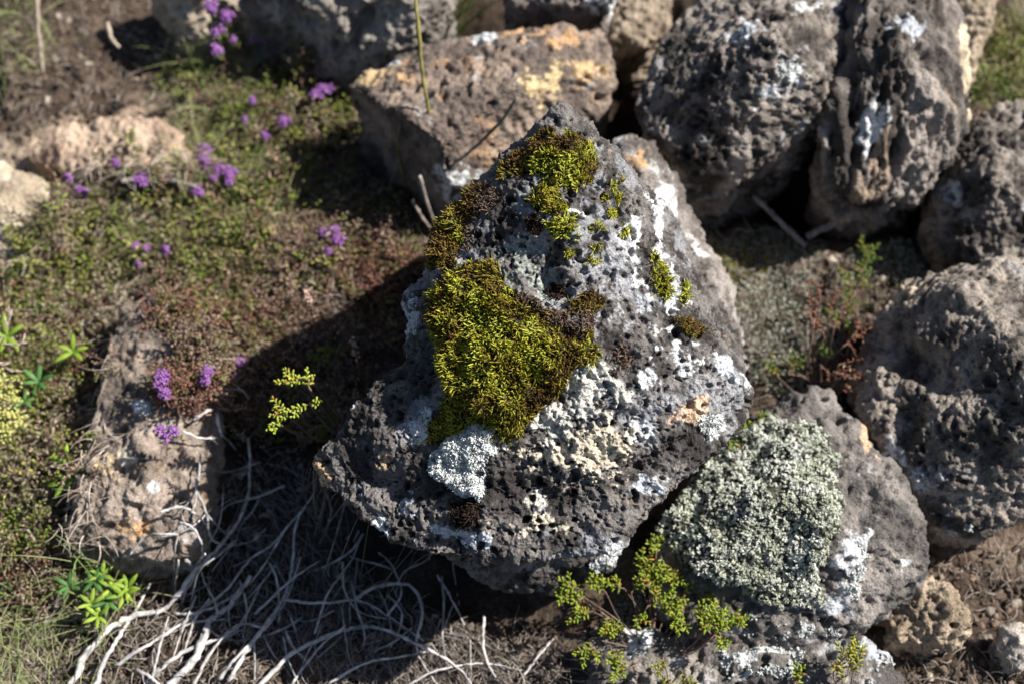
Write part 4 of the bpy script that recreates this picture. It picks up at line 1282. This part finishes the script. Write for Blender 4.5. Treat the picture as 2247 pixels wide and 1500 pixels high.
# crumbs of soil and gravel
Z_SOIL = zone([([(-150, -100), (420, -100), (480, 260), (100, 350), (-150, 380)], 1.0), ([(150, 1350), (760, 1380), (1250, 1380), (1250, 1650), (150, 1650)], .9),
               ([(1900, 1180), (2400, 1150), (2400, 1650), (2000, 1650)], 1.0), ([(1500, 420), (1950, 420), (1950, 850), (1660, 850)], .8), ([(450, 700), (900, 700), (1300, 1400), (450, 1400)], .5)])
gr = scatter(26000, Z_SOIL)
n = len(gr)
D = nrm(rng.normal(size=(n, 3)) * [1, 1, .5])
L = rng.uniform(.002, .007, (n, 1)) * rng.choice([.7, 1, 1.5], (n, 1), p=[.5, .35, .15])
t = rng.random((n, 1)) ** 2
c = np.array((.05, .036, .028)) * (1 - t) + np.array((.25, .19, .14)) * t
B = Batch()
tubes(B, gr - D * L * .5, gr + rng.normal(size=(n, 3)) * .001 + [0, 0, .001], gr + D * L * .5, L[:, 0] * .42, c, c, 6, 4, 'bud')
B.V[0] = B.V[0] + rng.normal(size=B.V[0].shape) * .00025
tag(B.build('soil_crumbs', M_SOIL), 'loose brown soil crumbs and fine gravel between the rocks', 'soil', kind='stuff')
ch = scatter(1500, Z_SOIL)
n = len(ch)
D = nrm(rng.normal(size=(n, 3)) * [1, 1, .3])
L = rng.uniform(.005, .013, (n, 1))
t = rng.random((n, 1))
c = np.array((.12, .10, .085)) * (1 - t) + np.array((.42, .36, .29)) * t
B = Batch()
tubes(B, ch - D * L * .5, ch + rng.normal(size=(n, 3)) * .002, ch + D * L * .5, L[:, 0] * .4, c, c, 5, 4, 'bud', .6)
B.V[0] = B.V[0] + rng.normal(size=B.V[0].shape) * .0007
tag(B.build('stone_chips', M_ROCK), 'small angular stone chips scattered on the brown soil', 'gravel', kind='stuff')
# grey lichen crumbs between boulder and right rock
Z_LG = zone([([(1370, 1170), (1450, 1150), (1500, 1300), (1330, 1340), (1290, 1290)], 1.0), ([(1500, 430), (1700, 430), (1860, 520), (1780, 620), (1860, 900), (1660, 880), (1600, 720), (1540, 560)], 1.0), ([(1850, 480), (2150, 500), (2100, 620), (1900, 620)], .8)])
lg = scatter(22000, Z_LG, (1280, 2200), (400, 1350))
n = len(lg)
B = Batch()
for q in range(3):
    D = nrm(rng.normal(size=(n, 3)) + [0, 0, .8])
    L = rng.uniform(.002, .0045, (n, 1))
    t = rng.random((n, 1))
    c = np.array((.14, .15, .08)) * (1 - t) + np.array((.56, .57, .48)) * t
    L = L * 1.4
    tubes(B, lg, lg + D * L * .5, lg + D * L, .0010, c * .6, c, 4, 4, 'bud')
tag(B.build('low_grey_moss', M_MOSS), 'low grey green moss and lichen filling the hollow right of the boulder', 'ground cover', kind='stuff')
# yellow moss in that hollow
B = Batch()
ym = scatter(2200, zone([([(1540, 490), (1600, 500), (1640, 560), (1620, 620), (1570, 600), (1550, 540)], 1.0), ([(1640, 540), (1700, 520), (1720, 560), (1660, 590)], .5)]), (1500, 1760), (460, 640))
n = len(ym)
D = nrm(rng.normal(size=(n, 3)) * .6 + [0, 0, 1])
t = rng.random((n, 1))
c = np.array((.16, .13, .02)) * (1 - t) + np.array((.36, .34, .04)) * t
tubes(B, ym, ym + D * .003, ym + D * .006, .0009, c * .6, c, 4, 4, 'leaf')
tag(B.build('yellow_moss', M_MOSS), 'yellow moss patch on the ground in the hollow right of the boulder', 'moss')


# ------------------------------------------------------------------ flowers and leafy plants
def thyme_head(R=.0065, n=15):
    root = bpy.data.objects.new('thyme_flower', None)
    COL.objects.link(root)
    B = Batch()
    polytube(B, [(0, 0, -.02), (.001, .001, -.01), (0, 0, 0)], [.0006, .0005, .0005], (.22, .10, .08), 5, 4)
    B.build('stem', M_BARK, root, (0, 0, 0))
    B = Batch()
    a = np.arange(n) * 2.4
    zz = np.linspace(-.4, 1, n)
    rr = np.sqrt(np.clip(1 - zz ** 2, 0.02, 1))
    cen = np.stack([np.cos(a) * rr, np.sin(a) * rr, zz * 1.3], -1) * R * (.45 + .8 * rng.random((n, 1)))
    out = nrm(cen + [0, 0, .002])
    for k in range(4):
        s1 = nrm(np.cross(out, [.3, .5, .8]))
        s2 = np.cross(out, s1)
        th = k * np.pi / 2 + rng.random((n, 1)) * .6
        D = nrm(s1 * np.cos(th) + s2 * np.sin(th) + out * .45)
        t = rng.random((n, 1))
        c = np.array((.34, .12, .44)) * (1 - t) + np.array((.62, .32, .72)) * t
        tubes(B, cen, cen + D * .0015 + out * .0004, cen + D * .0034, .0011, c * .8, c, 4, 3, 'leaf', .35, up=out)
    tubes(B, cen * .55, cen * .8, cen, .0009, (.18, .05, .10), (.28, .09, .24), 4, 3, 'even')
    B.build('petals', M_PETAL, root, (0, 0, 0))
    B = Batch()
    m = 6
    th = np.arange(m) * 1.2
    p = np.stack([th * 0, th * 0, np.linspace(-.015, -.004, m)], -1)
    D = np.stack([np.cos(th), np.sin(th), th * 0 + .4], -1)
    tubes(B, p, p + D * .003, p + D * .006, .0013, (.10, .16, .03), (.2, .3, .06), 4, 4, 'leaf', .35)
    B.build('leaves', M_LEAF, root, (0, 0, 0))
    return root


def copy_tree(o, parent=None):
    c = o.copy()
    COL.objects.link(c)
    if parent is not None:
        c.parent = parent
    for ch in list(o.children):
        copy_tree(ch, c)
    return c


protos = [thyme_head(.0050, 15), thyme_head(.0038, 11)]
used_proto = [False, False]
# px, py, size, which, label
FL = [
    (463, 18, 1.1, 0, 'top purple thyme head, right at the top edge on the tan wedge rock'),
    (497, 38, 1.1, 0, 'purple thyme head second from the top, just right of the tan wedge rock'),
    (483, 66, 1.0, 1, 'small purple thyme head close below the second one from the top'),
    (470, 73, .9, 1, 'small faint thyme head left of the pair below the tan wedge rock'),
    (512, 88, .9, 1, 'pale lilac thyme head half way between wedge rock and lumpy grey rock'),
    (475, 112, 1.1, 1, 'purple thyme head lowest of the column below the tan wedge rock'),
    (560, 82, .9, 1, 'left one of two small thyme heads in front of the lumpy grey rock'),
    (578, 80, 1.0, 1, 'right one of two small thyme heads in front of the lumpy grey rock'),
    (693, 210, 1.0, 0, 'lower left head of the big thyme cluster beside the rusty rock'),
    (708, 198, 1.2, 0, 'middle head of the big thyme cluster beside the rusty rock'),
    (726, 192, .9, 1, 'upper right head of the big thyme cluster beside the rusty rock'),
    (553, 222, .9, 1, 'lone pale thyme head in grass above the middle of the flower slope'),
    (536, 263, .8, 1, 'tiny thyme head left of the pair near the shadow edge'),
    (622, 268, 1.1, 0, 'thyme head by the shadow edge left of the rusty rock'),
    (582, 299, .9, 1, 'small thyme head diagonally below the one by the shadow edge'),
    (449, 330, 1.1, 0, 'topmost head of the thyme pair standing above the bright cluster'),
    (449, 356, 1.2, 0, 'lower head of the thyme pair standing above the bright cluster'),
    (480, 374, 1.1, 0, 'top left head of the bright lilac thyme cluster'),
    (504, 382, 1.2, 0, 'top right and palest head of the bright lilac thyme cluster'),
    (502, 400, 1.0, 1, 'bottom head of the bright lilac thyme cluster'),
    (468, 392, .8, 1, 'smallest head at the left of the bright lilac thyme cluster'),
    (434, 422, 1.1, 0, 'thyme head lying lowest left under the bright lilac cluster'),
    (253, 359, 1.0, 1, 'thyme head beneath the pinkish weathered rock'),
    (149, 391, 1.0, 1, 'leftmost thyme head, next to the pale tan rock'),
    (172, 415, 1.0, 1, 'left one of the joined thyme pair above the green mat'),
    (187, 423, .9, 1, 'right one of the joined thyme pair above the green mat'),
    (309, 398, 1.1, 0, 'thyme head at the left end of the fallen grey twig'),
    (298, 540, .9, 1, 'left of the two upper faded thyme heads in the green mat'),
    (322, 545, .8, 1, 'right of the two upper faded thyme heads in the green mat'),
    (362, 548, 1.0, 1, 'clear purple thyme head right of the faded ones in the green mat'),
    (302, 580, .9, 1, 'faded thyme head lowest in the green mat'),
    (710, 512, 1.1, 0, 'upper left head of the thyme clump left of the boulder shoulder'),
    (733, 505, 1.1, 0, 'topmost head of the thyme clump left of the boulder shoulder'),
    (742, 528, 1.1, 0, 'right head of the thyme clump left of the boulder shoulder'),
    (720, 552, .9, 1, 'lowest head of the thyme clump left of the boulder shoulder'),
    (357, 826, 1.0, 0, 'upper head of the deep purple thyme spike on the long brown rock'),
    (352, 846, 1.0, 0, 'middle head of the deep purple thyme spike on the long brown rock'),
    (362, 862, 1.0, 0, 'lower head of the deep purple thyme spike on the long brown rock'),
    (456, 815, 1.0, 0, 'upper thyme head in the middle of the dry heather'),
    (450, 835, .9, 1, 'lower thyme head in the middle of the dry heather'),
    (525, 795, .9, 0, 'thyme head at the edge of the boulder shadow, upper one'),
    (515, 822, .8, 1, 'thyme head at the edge of the boulder shadow, lower one'),
    (500, 852, .7, 1, 'tiny magenta thyme head beside a curled grey twig'),
    (352, 944, 1.0, 0, 'left head of the thyme trio under the white lichen spot on the long rock'),
    (380, 948, 1.0, 0, 'right head of the thyme trio under the white lichen spot on the long rock'),
    (362, 960, .9, 1, 'bottom head of the thyme trio under the white lichen spot on the long rock'),
]
for (a, b, s_, w, lab) in FL:
    if not used_proto[w]:
        o = protos[w]
        used_proto[w] = True
        fresh = True
    else:
        o = copy_tree(protos[w])
    p = seat(a, b + 8, 3)
    q = P2W(a, b, p[2] + .036)
    o.location = q
    s_ = s_ * rng.uniform(.75, 1.0)
    o.scale = (s_, s_ * rng.uniform(.8, 1.1), s_)
    o.rotation_euler = (rng.normal() * .3, rng.normal() * .3, rng.random() * 6.28)
    tag(o, lab, 'flower', 'thyme flower heads on the slope at left')


def rosette(name, label, px, py, size, n, cols, z=.02, cat='plant', tilt=.35, wid=.16):
    root = bpy.data.objects.new(name, None)
    COL.objects.link(root)
    q = np.array(P2W(px, py, max(seat(px, py, 2)[2], .0) + z + .010))
    root.location = q
    tag(root, label, cat)
    B = Batch()
    polytube(B, [q + [0, 0, -z - .003], q + [.001, .001, -z / 2], q], [.0008, .0007, .0006], (.25, .16, .08), 5, 4)
    B.build('stem', M_BARK, root)
    a0 = rng.random() * 6
    for i in range(n):
        B = Batch()
        a = a0 + i * 2 * np.pi / n + rng.normal() * .12
        D = np.array([math.cos(a), math.sin(a), tilt + rng.normal() * .15])
        l = size * rng.uniform(.8, 1.1)
        t = rng.random()
        c = np.array(cols[0]) * (1 - t) + np.array(cols[1]) * t
        tubes(B, [q], [q + D * l * .5 + [0, 0, l * .15]], [q + D * l - [0, 0, l * .1]], [l * wid], c * .8, c, 6, 7, 'leaf', .22, up=np.array([[0, 0, 1.0]]))
        B.build('leaf', M_LEAF, root)
    return root


LG = ((.20, .34, .03), (.42, .56, .08))
DG = ((.06, .16, .04), (.14, .30, .08))
rosette('leafy_herb', 'bright yellow green four leaved herb in front of the long brown rock top', 160, 772, .016, 5, LG)
rosette('leafy_herb', 'glossy dark green herb near the left edge below the bright four leaved one', 84, 838, .014, 6, DG)
rosette('leafy_herb', 'lower glossy dark green herb next to the pale yellow flowers', 52, 880, .012, 5, DG)
rosette('leafy_herb', 'bright herb with broad drooping leaves at the left edge', 15, 740, .018, 5, LG)
rosette('leafy_herb', 'upper bright herb beside the left edge of the long brown rock', 145, 1010, .012, 5, LG)
rosette('leafy_herb', 'lower bright star shaped herb beside the left edge of the long brown rock', 143, 1060, .013, 6, LG)
for i, (a, b, cset, lab) in enumerate(((150, 1285, DG, 'leftmost herb of the leafy patch under the long brown rock'), (205, 1275, DG, 'upper herb of the leafy patch, close under the long brown rock'), (225, 1260, LG, 'herb touching the foot of the long brown rock'),
                                       (245, 1290, LG, 'yellowing herb at the top right of the leafy patch'), (280, 1290, LG, 'rightmost bright green herb of the leafy patch'), (272, 1305, LG, 'pale herb just below the rightmost one of the leafy patch'),
                                       (200, 1325, LG, 'yellow leaved herb in the lower left of the leafy patch'), (235, 1320, DG, 'bluish green herb in the centre of the leafy patch'), (215, 1352, LG, 'lowest herb of the leafy patch among dry litter'))):
    rosette('leafy_herb', lab, a, b, .012, 6, cset, .012)['group'] = 'leafy herbs in the patch under the long brown rock'
# pale yellow flower clusters at the left edge
for (a, b, s_, lab) in ((5, 835, .012, 'top pale yellow flower cluster at the left edge'), (28, 870, .011, 'second pale yellow flower cluster, bulging right'), (6, 905, .012, 'third pale yellow flower cluster at the left edge'),
                        (38, 918, .010, 'right hand pale yellow flower cluster beside the third'), (10, 945, .010, 'lowest pale yellow flower cluster at the left edge')):
    root = bpy.data.objects.new('yellow_flower_cluster', None)
    COL.objects.link(root)
    q = np.array(P2W(a, b, .045))
    root.location = q
    tag(root, lab, 'flower', 'pale yellow flower clusters at the left edge')
    B = Batch()
    polytube(B, [q - [0, 0, .03], q - [.002, 0, .015], q], [.0007] * 3, (.2, .3, .06), 5, 4)
    B.build('stem', M_LEAF, root)
    B = Batch()
    n = 60
    c = q + rng.normal(size=(n, 3)) * s_ * .38
    D = nrm(rng.normal(size=(n, 3)) + [0, 0, .6])
    t = rng.random((n, 1))
    cc = np.array((.62, .62, .16)) * (1 - t) + np.array((.82, .80, .36)) * t
    tubes(B, c, c + D * .001, c + D * .0024, .0009, cc, cc, 5, 4, 'bud')
    B.build('blossom', M_PETAL, root)
# grass seed head at the left edge
for (pts, lab) in (([(-30, 760, .08), (10, 758, .08), (50, 752, .08)], 'upper dry grass seed head reaching in from the left edge'),
                   ([(-30, 790, .08), (0, 800, .08), (28, 812, .08)], 'lower dry grass seed head reaching in from the left edge'),
                   ([(10, 735, .08), (20, 710, .085), (18, 690, .09)], 'short upright dry seed tip at the left edge')):
    root = bpy.data.objects.new('grass_seed_head', None)
    COL.objects.link(root)
    wp = [np.array(P2W(*p)) for p in pts]
    root.location = wp[0]
    tag(root, lab, 'grass')
    B = Batch()
    polytube(B, wp, [.0004, .0004, .0003], (.35, .28, .2), 5, 4)
    B.build('stem', M_DRY, root)
    B = Batch()
    t = np.linspace(.3, 1, 6)[:, None]
    c = wp[0] * (1 - t) + wp[2] * t
    D = nrm(wp[2] - wp[0] + rng.normal(size=(6, 3)) * .012)
    tubes(B, c, c + D * .004, c + D * .008, .0009, (.4, .28, .24), (.6, .5, .42), 4, 4, 'leaf')
    B.build('seed', M_DRY, root)

print("SCRIPT TIME", time.time() - T0)
